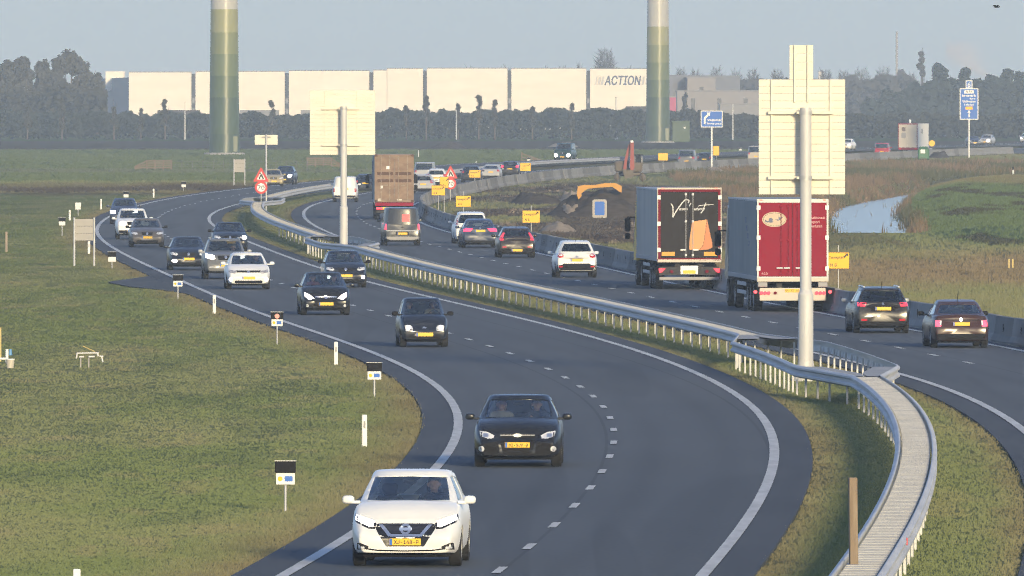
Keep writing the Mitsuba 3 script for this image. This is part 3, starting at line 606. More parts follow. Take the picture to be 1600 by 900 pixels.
# ------------------------------------------------------------------ cars: a lofted body with a hollow glasshouse, everything else fitted onto its surface
from scipy.spatial import Delaunay
def fit(mesh, poly, axis, sgn, off_=.006, thick=.03, res=.05):
    """a patch of the outline poly, pressed onto the mesh along an axis (0: drawn in (y, z), 1: drawn in (x, z)), as a closed thin shell"""
    poly = poly if hasattr(poly, 'geoms') or isinstance(poly, Polygon) else Polygon(poly)
    if not poly.is_valid: poly = poly.buffer(0)
    b = np.vstack([np.array(c.coords)[:-1] for c in (poly.segmentize(res).exterior, *poly.segmentize(res).interiors)])
    x0, y0, x1, y1 = poly.bounds
    gxs, gys = np.meshgrid(np.arange(x0 + res / 2, x1, res), np.arange(y0 + res / 2, y1, res))
    from shapely import contains_xy
    inn = poly.buffer(-res * .4)
    g = np.c_[gxs.ravel(), gys.ravel()]
    g = g[contains_xy(inn, g[:, 0], g[:, 1])] if len(g) and not inn.is_empty else np.zeros((0, 2))
    pts = np.vstack([b, g])
    tri = Delaunay(pts).simplices
    cen = pts[tri].mean(1); tri = tri[contains_xy(poly, cen[:, 0], cen[:, 1])]
    a, e1 = pts[tri[:, 1]] - pts[tri[:, 0]], pts[tri[:, 2]] - pts[tri[:, 0]]
    cr = a[:, 0] * e1[:, 1] - a[:, 1] * e1[:, 0]
    tri = tri[np.abs(cr) > 1e-9]; cr = cr[np.abs(cr) > 1e-9]
    tri = np.where((cr > 0)[:, None], tri, tri[:, ::-1])
    o = (1, 2) if axis == 0 else (0, 2)
    v, f = np.asarray(mesh.vertices), np.asarray(mesh.faces)
    P = v[f]; U = P[:, :, list(o)]
    lo, hi = U.min(1), U.max(1)
    k = (hi[:, 0] >= x0) & (lo[:, 0] <= x1) & (hi[:, 1] >= y0) & (lo[:, 1] <= y1)
    P, U = P[k], U[k]
    A, B, C = U[:, 0], U[:, 1], U[:, 2]
    den = (B[:, 1] - C[:, 1]) * (A[:, 0] - C[:, 0]) + (C[:, 0] - B[:, 0]) * (A[:, 1] - C[:, 1])
    ok = np.abs(den) > 1e-10; P, A, B, C, den = P[ok], A[ok], B[ok], C[ok], den[ok]
    q = pts[:, None]
    w0 = ((B[:, 1] - C[:, 1]) * (q[..., 0] - C[:, 0]) + (C[:, 0] - B[:, 0]) * (q[..., 1] - C[:, 1])) / den
    w1 = ((C[:, 1] - A[:, 1]) * (q[..., 0] - C[:, 0]) + (A[:, 0] - C[:, 0]) * (q[..., 1] - C[:, 1])) / den
    w2 = 1 - w0 - w1
    inside = (w0 > -1e-4) & (w1 > -1e-4) & (w2 > -1e-4)
    h = sgn * (w0 * P[:, 0, axis] + w1 * P[:, 1, axis] + w2 * P[:, 2, axis])
    h = np.where(inside, h, -1e9).max(1)
    bad = h < -1e8
    if bad.all(): h[:] = 0
    elif bad.any():
        from scipy.spatial import cKDTree
        h[bad] = h[~bad][cKDTree(pts[~bad]).query(pts[bad])[1]]
    def lay(hh):
        out = np.zeros((len(pts), 3)); out[:, o[0]], out[:, o[1]], out[:, axis] = pts[:, 0], pts[:, 1], sgn * hh
        return out
    n = len(pts); e = np.vstack([tri[:, [0, 1]], tri[:, [1, 2]], tri[:, [2, 0]]])
    from collections import Counter
    cnt = Counter(map(tuple, np.sort(e, 1))); be = np.array([x for x in e if cnt[tuple(sorted(x))] == 1])
    F_ = [tri, tri[:, ::-1] + n, np.c_[be[:, 1], be[:, 0], be[:, 0] + n], np.c_[be[:, 1], be[:, 0] + n, be[:, 1] + n]]
    m = trimesh.Trimesh(np.vstack([lay(h + off_), lay(h + off_ - thick)]), np.vstack(F_), process=False)
    flip = (sgn > 0) != (axis == 0)
    if flip: m.faces = m.faces[:, ::-1]
    return m
def loft(R, capped=True):
    """closed surface through rings R (n, m, 3) with fans at the ends"""
    n, m = R.shape[:2]
    i, j = np.meshgrid(np.arange(n - 1), np.arange(m), indexing='ij'); k = (j + 1) % m
    q = np.stack([i * m + j, i * m + k, (i + 1) * m + k, (i + 1) * m + j], -1).reshape(-1, 4)
    v = np.vstack([R.reshape(-1, 3), R[0].mean(0)[None], R[-1].mean(0)[None]])
    j = np.arange(m); k = (j + 1) % m
    f = np.vstack([q[:, :3], q[:, [0, 2, 3]], np.c_[k, j, j * 0 + n * m], np.c_[(n - 1) * m + j, (n - 1) * m + k, j * 0 + n * m + 1]])
    t = trimesh.Trimesh(v, f, process=False)
    if t.volume < 0: t.invert()
    return t
def rounded_plan(xf, xr, w, bow_f, bow_r, n=10, p=7.0):
    """outline in plan: front at xf, back at xr, half width w, corners rounded, front and back bowed"""
    a = np.linspace(0, 2 * np.pi, 4 * n, endpoint=False) + np.pi / (4 * n)
    c, s = np.cos(a), np.sin(a)
    r = (np.abs(c) ** p + np.abs(s) ** p) ** (-1 / p)
    u, v = r * c, r * s
    xm, hx = (xf + xr) / 2, (xf - xr) / 2
    x = xm + hx * u
    x = x - np.where(u > 0, bow_f * v ** 2 * u, -bow_r * v ** 2 * -u)
    return np.c_[x, w * v]
BASE = dict(L=4.3, W=1.79, H=1.48, wb=2.62, hn=.72, hc=1.0, hb=.96, hd=1.02, xw0=1.15, xw1=.40, xr1=-1.45, xr0=-1.98, R=.315, zb=.20, wr=.60, pf=.17, pr=.12, nose=.12, tail=.10, deck=None, roofdrop=.06, gin=.06)
def body_meshes(P):
    L2, W2, H = P['L'] / 2, P['W'] / 2, P['H']
    tp = [(L2, P['hn'] - .06), (L2 - .06, P['hn']), (L2 - .25, P['hn'] + .07), (L2 - .25 - (L2 - .25 - P['xw0']) * .5, (P['hn'] + .07) * .4 + P['hc'] * .6), (P['xw0'], P['hc'])]
    if P['xr0'] > -L2 + .35:
        tp += [((P['xw0'] + P['xr0']) / 2, P['hb']), (P['xr0'], P['hd']), (-L2 + .12, P['hd'] - .02), (-L2, P['hd'] - .10)]
    else:
        tp += [((P['xw0'] + P['xr0']) / 2, P['hb']), (-L2 + .2, P['hd']), (-L2, P['hd'] - .05)]
    tp = np.array(sorted(tp)); Tp = PchipInterpolator(tp[:, 0], tp[:, 1])
    u = np.array([0, .03, .08, .15, .25, .4, .6, .85, 1.15, 1.5])
    mid = np.linspace(L2 - 1.9, -L2 + 1.9, 6)
    xs = np.unique(np.round(np.concatenate([L2 - u, mid, -L2 + u]), 4))[::-1]
    HP = np.array([(0, 0), (.70, 0), (.90, .02), (.955, .10), (.985, .25), (1.0, .48), (.992, .66), (.97, .82), (.93, .925), (.86, .975), (.6, 1.01), (.3, 1.03)])
    rings = []
    for x in xs:
        tf, trr = np.clip((L2 - x) / .8, 0, 1), np.clip((L2 + x) / .7, 0, 1)
        w = W2 * (1 - P['pf'] * (1 - tf) ** 2.3) * (1 - P['pr'] * (1 - trr) ** 2.3)
        zt = float(Tp(x)); zb = P['zb'] + .04 * (1 - min(tf, trr))
        half = np.c_[HP[:, 0] * w, zb + HP[:, 1] * (zt - zb)]
        full = np.vstack([half, [[0, zb + 1.035 * (zt - zb)]], (half[1:] * [-1, 1])[::-1]])
        ring = np.c_[np.full(len(full), x), full]
        for s, k in ((1, P['nose']), (-1, P['tail'])):
            e = np.clip(1 - (L2 - s * x) / .5, 0, 1)
            zz = np.clip((ring[:, 2] - .50) / max(.2, zt - .50), 0, 1.1)
            lowz = np.clip((.40 - ring[:, 2]) / .25, 0, 1)
            ring[:, 0] -= s * e * (k * zz ** 1.6 + .05 * lowz ** 2)
        rings.append(ring)
    def cap(r, s):
        c = r.mean(0); a = (r - c) * [1, .94, .93] + c; a[:, 0] += s * .015
        b2 = (r - c) * [1, .6, .6] + c; b2[:, 0] += s * .022
        return [b2, a] if s > 0 else [a, b2]
    R = np.array(cap(rings[0], 1) + rings + cap(rings[-1], -1))
    low = loft(R)
    def house(d_):
        z0 = P['hb'] - .12
        lev = np.array([0, .12, .3, .5, .68, .82, .91, .965])
        zr = H - .055
        rr = []
        for t in lev:
            z = z0 + (zr - z0) * t / .965
            tt = (z - P['hc']) / (zr - P['hc'])
            tb = (z - P['hd']) / (zr - P['hd'])
            xf = P['xw0'] + (P['xw1'] - P['xw0']) * (tt if tt < 1 else 1) - .0; xr = P['xr0'] + (P['xr1'] - P['xr0']) * tb ** 1.0 if tb > 0 else P['xr0'] + (P['xr1'] - P['xr0']) * tb
            w = (W2 - P['gin']) + (P['wr'] - (W2 - P['gin'])) * max(0, (z - P['hb']) / (zr - P['hb'])) ** 1.25
            pl = rounded_plan(xf - d_, xr + d_, w - d_, .22, .10)
            rr.append(np.c_[pl, np.full(len(pl), z - (d_ if t == .965 else 0))])
        top = rr[-1]; c = top.mean(0)
        for sc, dz in ((.965, .026), (.88, .042), (.6, .052), (.25, .055)):
            q = (top - c) * [sc, sc, 1] + c; q[:, 2] += dz
            q[:, 2] -= P['roofdrop'] * np.clip((P['xw1'] - .3 - q[:, 0]) / (P['xw1'] - .3 - P['xr1']), 0, 1) ** 2 * (1 if sc < .95 else .9)
            rr.append(q)
        top[:, 2] -= P['roofdrop'] * np.clip((P['xw1'] - .3 - top[:, 0]) / (P['xw1'] - .3 - P['xr1']), 0, 1) ** 2
        return loft(np.array(rr))
    return low, house(0.0), house(.045)
PRISM = lambda poly, a, b, axis: None
def prism(poly, lo, hi, axis):
    m = extrude(poly, hi - lo); v = np.array(m.vertices)
    m.vertices = np.c_[v[:, 2] + lo, v[:, 0], v[:, 1]] if axis == 0 else np.c_[v[:, 0], v[:, 2] + lo, v[:, 1]]
    if m.volume < 0: m.invert()
    return m
TYRE = {}
def wheel_plys(R):
    if R not in TYRE:
        w = .105
        def lathe(pr, n=28):
            a = np.arange(n) * 2 * np.pi / n
            rg = np.array([[(r * math.cos(t), y, r * math.sin(t)) for y, r in pr] for t in a])
            m_ = len(pr); i, j = np.meshgrid(np.arange(n), np.arange(m_), indexing='ij'); i2, j2 = (i + 1) % n, (j + 1) % m_
            q = np.stack([i * m_ + j, i2 * m_ + j, i2 * m_ + j2, i * m_ + j2], -1).reshape(-1, 4)
            t_ = trimesh.Trimesh(rg.reshape(-1, 3), np.vstack([q[:, :3], q[:, [0, 2, 3]]]), process=False)
            if t_.volume < 0: t_.invert()
            return t_
        ty = lathe([(-w, R * .66), (-w, R * .88), (-w * .85, R * .985), (-w * .5, R), (w * .5, R), (w * .85, R * .985), (w, R * .88), (w, R * .66)])
        rim = [lathe([(-w * .95, R * .60), (-w * .95, R * .665), (w * .95, R * .665), (w * .95, R * .60)])]
        for k in range(5):
            a = k * 2 * np.pi / 5
            s_ = cbox(R * .6, .03, R * .17, (R * .32, w * .72, 0), .008); s_.apply_transform(trimesh.transformations.rotation_matrix(a, [0, 1, 0])); rim.append(s_)
            s_ = s_.copy(); s_.vertices[:, 1] *= -1; s_.invert(); rim.append(s_)
        rim.append(cyl((0, -w * .8, 0), (0, w * .8, 0), R * .14, n=14))
        disc = cyl((0, -.02, 0), (0, .02, 0), R * .58, n=20)
        TYRE[R] = (mikit.ply(ty, 'm_rubber', 40), mikit.ply(cat(*rim), 'm_rim', 40), mikit.ply(disc, 'm_dark', 40))
    return TYRE[R]
CACHE = {}
def M_(poly): return affinity.scale(poly if isinstance(poly, Polygon) else Polygon(poly), -1, 1, origin=(0, 0))
def shell(P):
    key = repr(sorted((k, v) for k, v in P.items() if isinstance(v, (int, float, type(None)))))
    if key in CACHE: return CACHE[key]
    L2, W2, H = P['L'] / 2, P['W'] / 2, P['H']
    low, out, inn = body_meshes(P)
    zr = H - .075
    wbt = W2 - P['gin']
    hw = lambda z: wbt + (P['wr'] - wbt) * max(0, (z - P['hb']) / (H - .055 - P['hb'])) ** 1.25
    def screen(z0, z1, mar):
        zz = np.linspace(z0, z1, 5); yy = np.array([hw(z) - mar for z in zz]) - np.linspace(.045, -.02, 5) * (mar < .11)
        return Polygon(np.vstack([np.c_[-yy, zz], [[0, z1 + .018]], np.c_[yy, zz][::-1], [[0, z0 - .012]]])).buffer(.03, 3).buffer(-.03, 3)
    ws = screen(P['hc'] + .02, zr - .05, .10)
    rw = screen(P['hd'] + P.get('rw0', .03), zr - .03 - P['roofdrop'], P.get('rwm', .13)).buffer(-.04).buffer(.04, 4)
    xa = lambda z: P['xw0'] + (P['xw1'] - P['xw0']) * (z - P['hc']) / (H - .055 - P['hc'])
    xb = lambda z: P['xr0'] + (P['xr1'] - P['xr0']) * (z - P['hd']) / (H - .055 - P['hd'])
    z0, z1 = P['hb'] + .05, H - .13
    xB = (P['xw1'] + P['xr1']) / 2 + .18
    s1_ = Polygon([(xa(z0) - .56, z0), (xB + .05, z0), (xB + .05, z1), (xa(z1) - .40, z1)]).buffer(-.03).buffer(.03, 3)
    s2_ = Polygon([(xB - .05, z0), (xb(z0) + .38, z0 + .03), (xb(z1) + .28, z1 - P['roofdrop'] * .8), (xB - .05, z1)]).buffer(-.03).buffer(.03, 3)
    wins = {'windshield': [ws, 0, 1], 'rear_window': [rw, 0, -1]}
    sh = to_man(out) - to_man(inn)
    body = to_man(low)
    cav = to_man(box2((P['xr0'] + .35, -W2 + .15, .36), (P['xw0'] - .28, W2 - .15, H)))
    body = body - cav
    sh = sh - body
    if P.get('solid_rear'): rw = None
    sh = sh - to_man(prism(ws, P['xw1'] - 1.0, L2, 0))
    if rw is not None: sh = sh - to_man(prism(rw, -L2 - .2, P['xr1'] + .25, 0))
    if not P.get('solid_side'):
        for s_ in (s1_, s2_):
            sh = sh - to_man(prism(s_, -W2 - .2, W2 + .2, 1))
    elif P.get('solid_side') == 2:
        sh = sh - to_man(prism(s1_, -W2 - .2, W2 + .2, 1))
    man = body + sh
    ax = P['wb'] / 2 + P.get('ashift', 0), -P['wb'] / 2 + P.get('ashift', 0)
    for x in ax:
        for s_ in (-1, 1):
            man = man - to_man(cyl((x, s_ * (W2 - .30), P['R']), (x, s_ * (W2 + .1), P['R']), P['R'] + .05, n=28))
    m = to_tri(man)
    outer = cat(low, out)
    glass = {'windshield': fit(out, ws.buffer(.012), 0, 1, -.012, .006, .09)}
    if rw is not None: glass['rear_window'] = fit(out, rw.buffer(.012), 0, -1, -.012, .006, .09)
    sides = []
    for s_ in ([] if P.get('solid_side') == 1 else [s1_] if P.get('solid_side') == 2 else [s1_, s2_]):
        for g in (-1, 1): sides.append(fit(out, s_.buffer(.01), 1, g, -.012, .006, .12))
    it = [box2((P['xr0'] + .36, -W2 + .16, .37), (P['xw0'] - .29, W2 - .16, .40))]
    for g in (-1, 1): it.append(box2((P['xr0'] + .36, g * (W2 - .155), .37), (P['xw0'] - .29, g * (W2 - .17), P['hb'] - .03)))
    it.append(cbox(.50, W2 * 2 - .34, .16, (P['xw0'] - .42, 0, P['hc'] - .10), .05))
    it.append(cbox(.03, W2 * 2 - .34, P['hb'] - .45, (P['xr0'] + .38, 0, (P['hb'] - .05 + .37) / 2), .01))
    xs_ = P['xw0'] - 1.32
    for g in (-1, 1):
        it.append(cbox(.13, .46, .60, (xs_ - .12, g * .37, .80), .05)); it.append(cbox(.09, .26, .17, (xs_ - .18, g * .37, min(1.22, H - .24)), .03)); it.append(cbox(.48, .46, .14, (xs_ + .14, g * .37, .50), .05))
        it.append(cbox(.08, .24, .14, (P['xr0'] + .62, g * .42, H - .42), .03))
    it.append(cbox(.15, W2 * 2 - .4, .5, (P['xr0'] + .60, 0, .72), .05))
    tor = trimesh.creation.torus(.18, .016, 20, 8); tor.apply_transform(trimesh.transformations.rotation_matrix(math.radians(65), [0, 1, 0])); tor.apply_translation((P['xw0'] - .72, .37, P['hc'] - .05)); it.append(tor)
    it.append(cbox(.05, .22, .065, (P['xw1'] + .10, 0, H - .20), .02))
    under = cat(cbox(P['L'] - .5, P['W'] - .36, .16, (0, 0, P['zb'] + .04), .03))
    mir = []
    for g in (-1, 1):
        pts = np.array([(dx, dy, dz) for dx in (-.09, .06) for dy in (-.105, .105) for dz in (-.065, .06)]) * [1, 1, 1]
        sph = trimesh.creation.icosphere(2, 1.0); v = sph.vertices; v = np.sign(v) * np.abs(v) ** .7 * [.085, .10, .07]
        sph = trimesh.Trimesh(v, sph.faces, process=False); sph.apply_translation((P['xw0'] - .42, g * (W2 + .10), P['hb'] + .07))
        mir.append(cat(sph, cbox(.08, .16, .05, (P['xw0'] - .40, g * (W2 - .02), P['hb'] + .03), .01)))
    res = dict(body=mikit.ply(m, None, 35), low=low, out=out, outer=outer, glass={k: mikit.ply(g, None, 40) for k, g in glass.items()}, sides=[mikit.ply(g, None, 40) for g in sides],
               interior=mikit.ply(cat(*it), 'm_interior', 40), under=mikit.ply(under, 'm_dark'), mirrors=[mikit.ply(x, None, 40) for x in mir], ax=ax)
    CACHE[key] = res
    return res
def withmat(d_, bsdf): return {**d_, 'bsdf': {'type': 'ref', 'id': bsdf}}
EMIT_HEAD, EMIT_TAIL = (2.6, 2.35, 2.05), (.55, .02, .05)
CARS = []
def car(name, label, px, py, P_, paint_, front=(), rear=(), away=False, lane=None, plate_text=None, glass='m_glass', mirror=None, antenna=False, group=None, turn=0.0, z=0.0, rails=False, plate_z=None):
    P = {**BASE, **P_}; S = shell(P)
    t = thing(name, label, 'van' if 'van' in name else 'car', 'outgoing cars and vans' if away else 'oncoming cars and vans')
    g = gp(px, py, z); d = g[1] + OY
    fn = lane or (RL if away else LL)
    ang = tangent(fn, d) + turn
    c = g + np.array([math.cos(ang), math.sin(ang), 0]) * (P['wb'] / 2 + (-P.get('ashift', 0) if not away else P.get('ashift', 0)))
    A = ang + (0 if away else math.pi)
    M = frame(c, A)
    part(t, 'body', withmat(S['body'], paint_), None, M=M)
    for k, gl in S['glass'].items(): part(t, k, withmat(gl, glass if k == 'windshield' else 'm_glass_tint' if P.get('tint') else 'm_glass_rear'), None, M=M)
    for gl in S['sides']: part(t, 'side_window', withmat(gl, glass), None, M=M)
    part(t, 'interior', S['interior'], None, M=M)
    part(t, 'underbody', S['under'], None, M=M)
    for x in S['mirrors']: part(t, 'wing_mirror', withmat(x, mirror or paint_), None, M=M)
    ty, rim, disc = wheel_plys(P['R'])
    for x in S['ax']:
        for s in (-1, 1):
            k = newkey(t + '__wheel'); Mw = M @ frame((x, s * (P['W'] / 2 - .115), P['R']))
            part(k, 'tyre', ty, None, M=Mw); part(k, 'rim', rim, None, M=Mw); part(k, 'brake_disc', disc, None, M=Mw)
    if antenna: part(t, 'antenna', cyl((P['xr1'] + .25, 0, P['H'] - .12), (P['xr1'] + .02, 0, P['H'] + .17), .012, .008, 8), 'm_dark', M=M)
    if rails:
        for s in (-1, 1): part(t, 'roof_rail', cat(cyl((P['xw1'] - .2, s * (P['wr'] - .05), P['H'] + .02), (P['xr1'] + .15, s * (P['wr'] - .05), P['H'] + .0), .022, n=8), cyl((P['xw1'] - .2, s * (P['wr'] - .05), P['H'] - .06), (P['xw1'] - .2, s * (P['wr'] - .05), P['H'] + .02), .022, n=8)), 'm_chrome', M=M)
    for items, sg in ((front, 1), (rear, -1)):
        for it in items:
            nm, poly, m_ = it[:3]; opt = it[3] if len(it) > 3 else {}
            o_ = opt.get('off', .006)
            for pol in ([poly, M_(poly)] if opt.get('pair') else [poly]):
                ms = fit(S['outer'], pol, 0, sg, o_, .03, .045)
                kw = emit(None, opt['emit']) if 'emit' in opt else {}
                part(t, nm, ms, m_, 30, M=M, **kw)
    for sg in (1, -1):
        pz = (plate_z or P.get('pz', (.45, .75)))[0 if sg > 0 else 1]
        if (sg > 0) == away: continue      # the far end's plate cannot be seen
        pm = rrect(.52, .11, .012, 0, pz); base = fit(S['outer'], pm, 0, sg, .012, .02, .2)
        xp = base.vertices[:, 0].max() if sg > 0 else base.vertices[:, 0].min()
        pk = part(t, 'number_plate', cbox(.012, .52, .112, (xp + sg * .004, 0, pz), .004), 'm_plate', M=M)
        part(pk, 'blue_strip', cbox(.005, .045, .104, (xp + sg * .0115, -sg * .232, pz), .001), 'm_blue', M=M)
        if plate_text:
            tm = text_plate(plate_text, .058, .004, True)
            v = np.array(tm.vertices); tm.vertices = np.c_[-sg * v[:, 1] * 1.0 + xp + sg * .012, sg * (v[:, 0] + .02), v[:, 2] + pz - .033]
            part(pk, 'lettering', tm, 'm_black', M=M)
    CARS.append((t, M, P))
    return t, M, P
R_ = lambda x0, x1, z0, z1, r=.02: Polygon([(x0, z0), (x1, z0), (x1, z1), (x0, z1)]).buffer(-min(r, (x1 - x0) * .45, (z1 - z0) * .45)).buffer(min(r, (x1 - x0) * .45, (z1 - z0) * .45), 3)
PR = {'pair': True}; LIT = {'pair': True, 'emit': EMIT_HEAD, 'off': .012}; TL = {'pair': True, 'emit': EMIT_TAIL, 'off': .012}
for nm, c in dict(p_white=(.72, .72, .69), p_black=(.012, .013, .016), p_navy=(.014, .018, .030), p_silver=(.36, .37, .38), p_grey=(.13, .135, .14), p_taupe=(.105, .097, .092), p_brown=(.030, .023, .019), p_copper=(.052, .024, .018),
                  p_blue=(.032, .045, .085), p_red=(.36, .02, .025), p_green=(.018, .045, .042), p_beige=(.42, .37, .29), p_darkbrown=(.020, .017, .015), p_anthracite=(.045, .048, .052), p_gold=(.36, .30, .16)).items():
    paint(nm, c)
# ------------------------------------------------------------------ oncoming traffic
# the white hatchback in front
V_l = Polygon([(-.44, .70), (-.37, .70), (-.235, .545), (-.27, .505)])
leaf_front = [('grille_surround', [(-.51, .69), (-.43, .715), (.43, .715), (.51, .69), (.475, .61), (.31, .345), (-.31, .345), (-.475, .61)], 'm_black'),
    ('grille', [(-.36, .705), (.36, .705), (.215, .555), (-.215, .555)], 'm_grille', {'off': .012}), ('chrome_trim', V_l, 'm_chrome', {'pair': True, 'off': .014}), ('chrome_trim', [(-.27, .545), (.27, .545), (.25, .505), (-.25, .505)], 'm_chrome', {'off': .014}),
    ('badge', Point(0, .625).buffer(.085, 12).difference(Point(0, .625).buffer(.055, 12)).union(R_(-.10, .10, .605, .645, .005)).buffer(.004), 'm_chrome', {'off': .02}),
    ('headlight_surround', [(.48, .72), (.84, .87), (.865, .75), (.60, .63), (.50, .625)], 'm_black', PR), ('headlight', [(.82, .855), (.51, .755), (.53, .665), (.62, .675), (.835, .775)], 'm_lens', LIT),
    ('lower_slot', [(-.66, .322), (-.45, .292), (0, .282), (.45, .292), (.66, .322), (.66, .300), (.45, .270), (0, .260), (-.45, .270), (-.66, .300)], 'm_dark', {'off': .008}),
    ('fog_lamp_recess', [(.60, .31), (.80, .285), (.79, .40), (.74, .405), (.60, .35)], 'm_black', PR), ('fog_lamp', R_(.66, .77, .305, .345, .015), 'm_lens', {'pair': True, 'off': .014}),
    ('bumper_lip', R_(-.74, .74, .205, .228, .008), 'm_dark', {'off': .008})]
mat('m_grille', (.02, .022, .035), .3)
leaf, ML, PL = car('white_hatchback', 'white hatchback with lit headlights and black V shaped grille, nearest to the camera', 637, 884,
    dict(L=4.49, W=1.80, H=1.55, wb=2.70, hn=.74, hc=1.05, hb=1.0, hd=1.05, xw0=1.30, xw1=.42, xr1=-1.55, xr0=-2.02, R=.316, wr=.63, nose=.22, pz=(.42, .8)), 'p_white', leaf_front, plate_text='XJ-148-P')
focus_front = [('headlight', [(.79, .76), (.62, .735), (.48, .665), (.50, .605), (.62, .60), (.77, .655)], 'm_lens', PR), ('headlight_lens', R_(.60, .72, .63, .71, .03), 'm_chrome', {'pair': True, 'off': .012}),
    ('grille', [(-.37, .69), (.37, .69), (.34, .61), (-.34, .61)], 'm_dark'), ('chrome_trim', R_(-.36, .36, .655, .678, .008), 'm_grey', {'off': .012}), ('badge', affinity.scale(Point(0, .665).buffer(.09, 12), 1, .42), 'm_rim', {'off': .018}),
    ('lower_grille', [(-.37, .57), (.37, .57), (.29, .27), (-.29, .27)], 'm_dark'), ('side_intake', [(.40, .55), (.80, .47), (.82, .30), (.36, .27)], 'm_dark', PR),
    ('fog_lamp', Point(.745, .39).buffer(.06, 10), 'm_lens', {'pair': True, 'off': .014}), ('lip', R_(-.76, .76, .235, .26, .008), 'm_grey', {'off': .008})]
focus = car('black_hatchback', 'black family hatchback with two people inside, behind the white hatchback', 809.5, 729, dict(L=4.36, W=1.82, H=1.48, wb=2.65, hn=.76, hc=1.0, hb=.96, hd=1.02, xw0=1.20, xw1=.40, xr1=-1.5, xr0=-2.0, wr=.63, nose=.2, pz=(.47, .8)), 'p_black', focus_front, plate_text='83-SJV-8', mirror='p_black')
matiz_front = [('headlight', Polygon([(.61, .68), (.42, .68), (.36, .60), (.36, .50), (.58, .49)]).buffer(-.03).buffer(.03, 4), 'm_lens', PR), ('headlight_bulb', Point(.50, .60).buffer(.06, 10), 'm_lens', {'pair': True, 'emit': (1.2, 1.0, .85), 'off': .014}),
    ('badge', Polygon([(-.07, .585), (-.02, .585), (-.02, .57), (.02, .57), (.02, .585), (.07, .585), (.05, .615), (.02, .615), (.02, .63), (-.02, .63), (-.02, .615), (-.05, .615)]), 'm_chrome', {'off': .012}),
    ('bumper_strip', R_(-.64, .64, .415, .468, .01), 'p_anthracite', {'off': .01}), ('lower_grille', R_(-.5, .5, .24, .36, .03), 'm_dark')]
matiz = car('small_black_hatchback', 'small upright black hatchback alone in the middle of the oncoming road', 662, 542, dict(L=3.5, W=1.50, H=1.50, wb=2.34, hn=.78, hc=.99, hb=.95, hd=1.0, xw0=1.02, xw1=.42, xr1=-1.3, xr0=-1.62, R=.27, wr=.55, nose=.18, pz=(.39, .7)), 'p_navy', matiz_front, mirror='m_dark')
corsa_front = [('headlight', [(.74, .80), (.56, .71), (.41, .585), (.60, .55), (.74, .66)], 'm_lens', LIT), ('chrome_trim', R_(-.37, .37, .625, .665, .01), 'm_chrome', {'off': .012}), ('badge', Point(0, .635).buffer(.065, 10), 'm_chrome', {'off': .018}),
    ('lower_grille', R_(-.42, .42, .24, .54, .05), 'm_dark'), ('fog_lamp', Point(.66, .335).buffer(.05, 8), 'm_lens', PR)]
corsa = car('black_compact_car', 'black compact car with glaring headlights and chrome bar, on the left lane ahead of dark compact', 508, 492, dict(L=4.0, W=1.74, H=1.50, wb=2.51, hn=.76, hc=1.02, hb=.97, hd=1.0, xw0=1.16, xw1=.40, xr1=-1.4, xr0=-1.85, R=.30, wr=.6, nose=.2, pz=(.40, .7)), 'p_black', corsa_front, mirror='p_black')
labels[corsa[0]]['label'] = 'black compact car with two glaring headlights and chrome grille bar, left of dark compact'
def generic_front(w, zh, lit=True, fog=None, g=(.30, .16), lens='m_lens', hl=(.25, .15)):
    h0, h1 = w / 2 - .09, w / 2 - .09 - hl[0] * 1.3
    it = [('headlight', Polygon([(h0, zh + hl[1] * .6), (h1 + .05, zh + hl[1] * .35), (h1, zh - hl[1] * .2), (h1 + .08, zh - hl[1] * .45), (h0, zh - hl[1] * .1)]), lens, LIT if lit else PR),
          ('grille', Polygon([(-g[0], zh + .06), (g[0], zh + .06), (g[0] * .9, zh - g[1] + .06), (-g[0] * .9, zh - g[1] + .06)]), 'm_dark'), ('badge', Point(0, zh).buffer(.06, 8), 'm_chrome', {'off': .014}),
          ('lower_grille', R_(-.55, .55, .25, .36, .04), 'm_dark')]
    if fog: it.append(('fog_lamp', Point(w / 2 - .17, fog).buffer(.075, 10), 'm_lens', LIT))
    return it
car('dark_compact_car', 'dark compact car with one glaring fog lamp, partly hidden behind the black compact car', 539, 449, dict(L=4.05, W=1.73, H=1.47, wb=2.5, hn=.76, hc=1.0, R=.30, xw0=1.15, xr0=-1.85, xr1=-1.4, pz=(.48, .7)), 'p_navy', generic_front(1.73, .74, False, .42), lane=LR, mirror='m_dark')
car('white_compact_car', 'white compact car with two glaring fog lamps ahead of the grey off-road car', 387.5, 452, dict(L=4.05, W=1.75, H=1.46, wb=2.55, hn=.74, hc=.98, R=.31, xw0=1.15, xr0=-1.85, xr1=-1.4, pz=(.46, .7)), 'p_white', generic_front(1.75, .70, False, .40, (.50, .085), lens='m_rim'))
car('grey_offroad_car', 'grey off-road car with roof rails and one glaring headlight behind the white compact car', 352, 436, dict(L=4.5, W=1.86, H=1.70, wb=2.6, hn=.95, hc=1.16, hb=1.1, hd=1.15, R=.36, zb=.30, xw0=1.1, xw1=.45, xr0=-2.0, xr1=-1.8, wr=.66, pz=(.6, .9)), 'p_grey', generic_front(1.86, .93, True, None, (.35, .18), hl=(.30, .24)) + [('bull_bar', R_(-.7, .7, .48, .54, .02), 'p_silver', {'off': .03})], rails=True, mirror='p_silver')
car('dark_blue_hatchback', 'dark blue hatchback with a lit low lamp, left of the grey off-road car', 294, 422, dict(L=4.2, W=1.76, H=1.47, wb=2.55, hn=.76, hc=1.0, R=.31, pz=(.50, .7)), 'p_navy', generic_front(1.76, .72, False) + [('fog_lamp', affinity.translate(affinity.scale(Point(0, .42).buffer(.09, 8), 1.4, .8), -.62, 0), 'm_lens', {'emit': EMIT_HEAD, 'off': .014})])
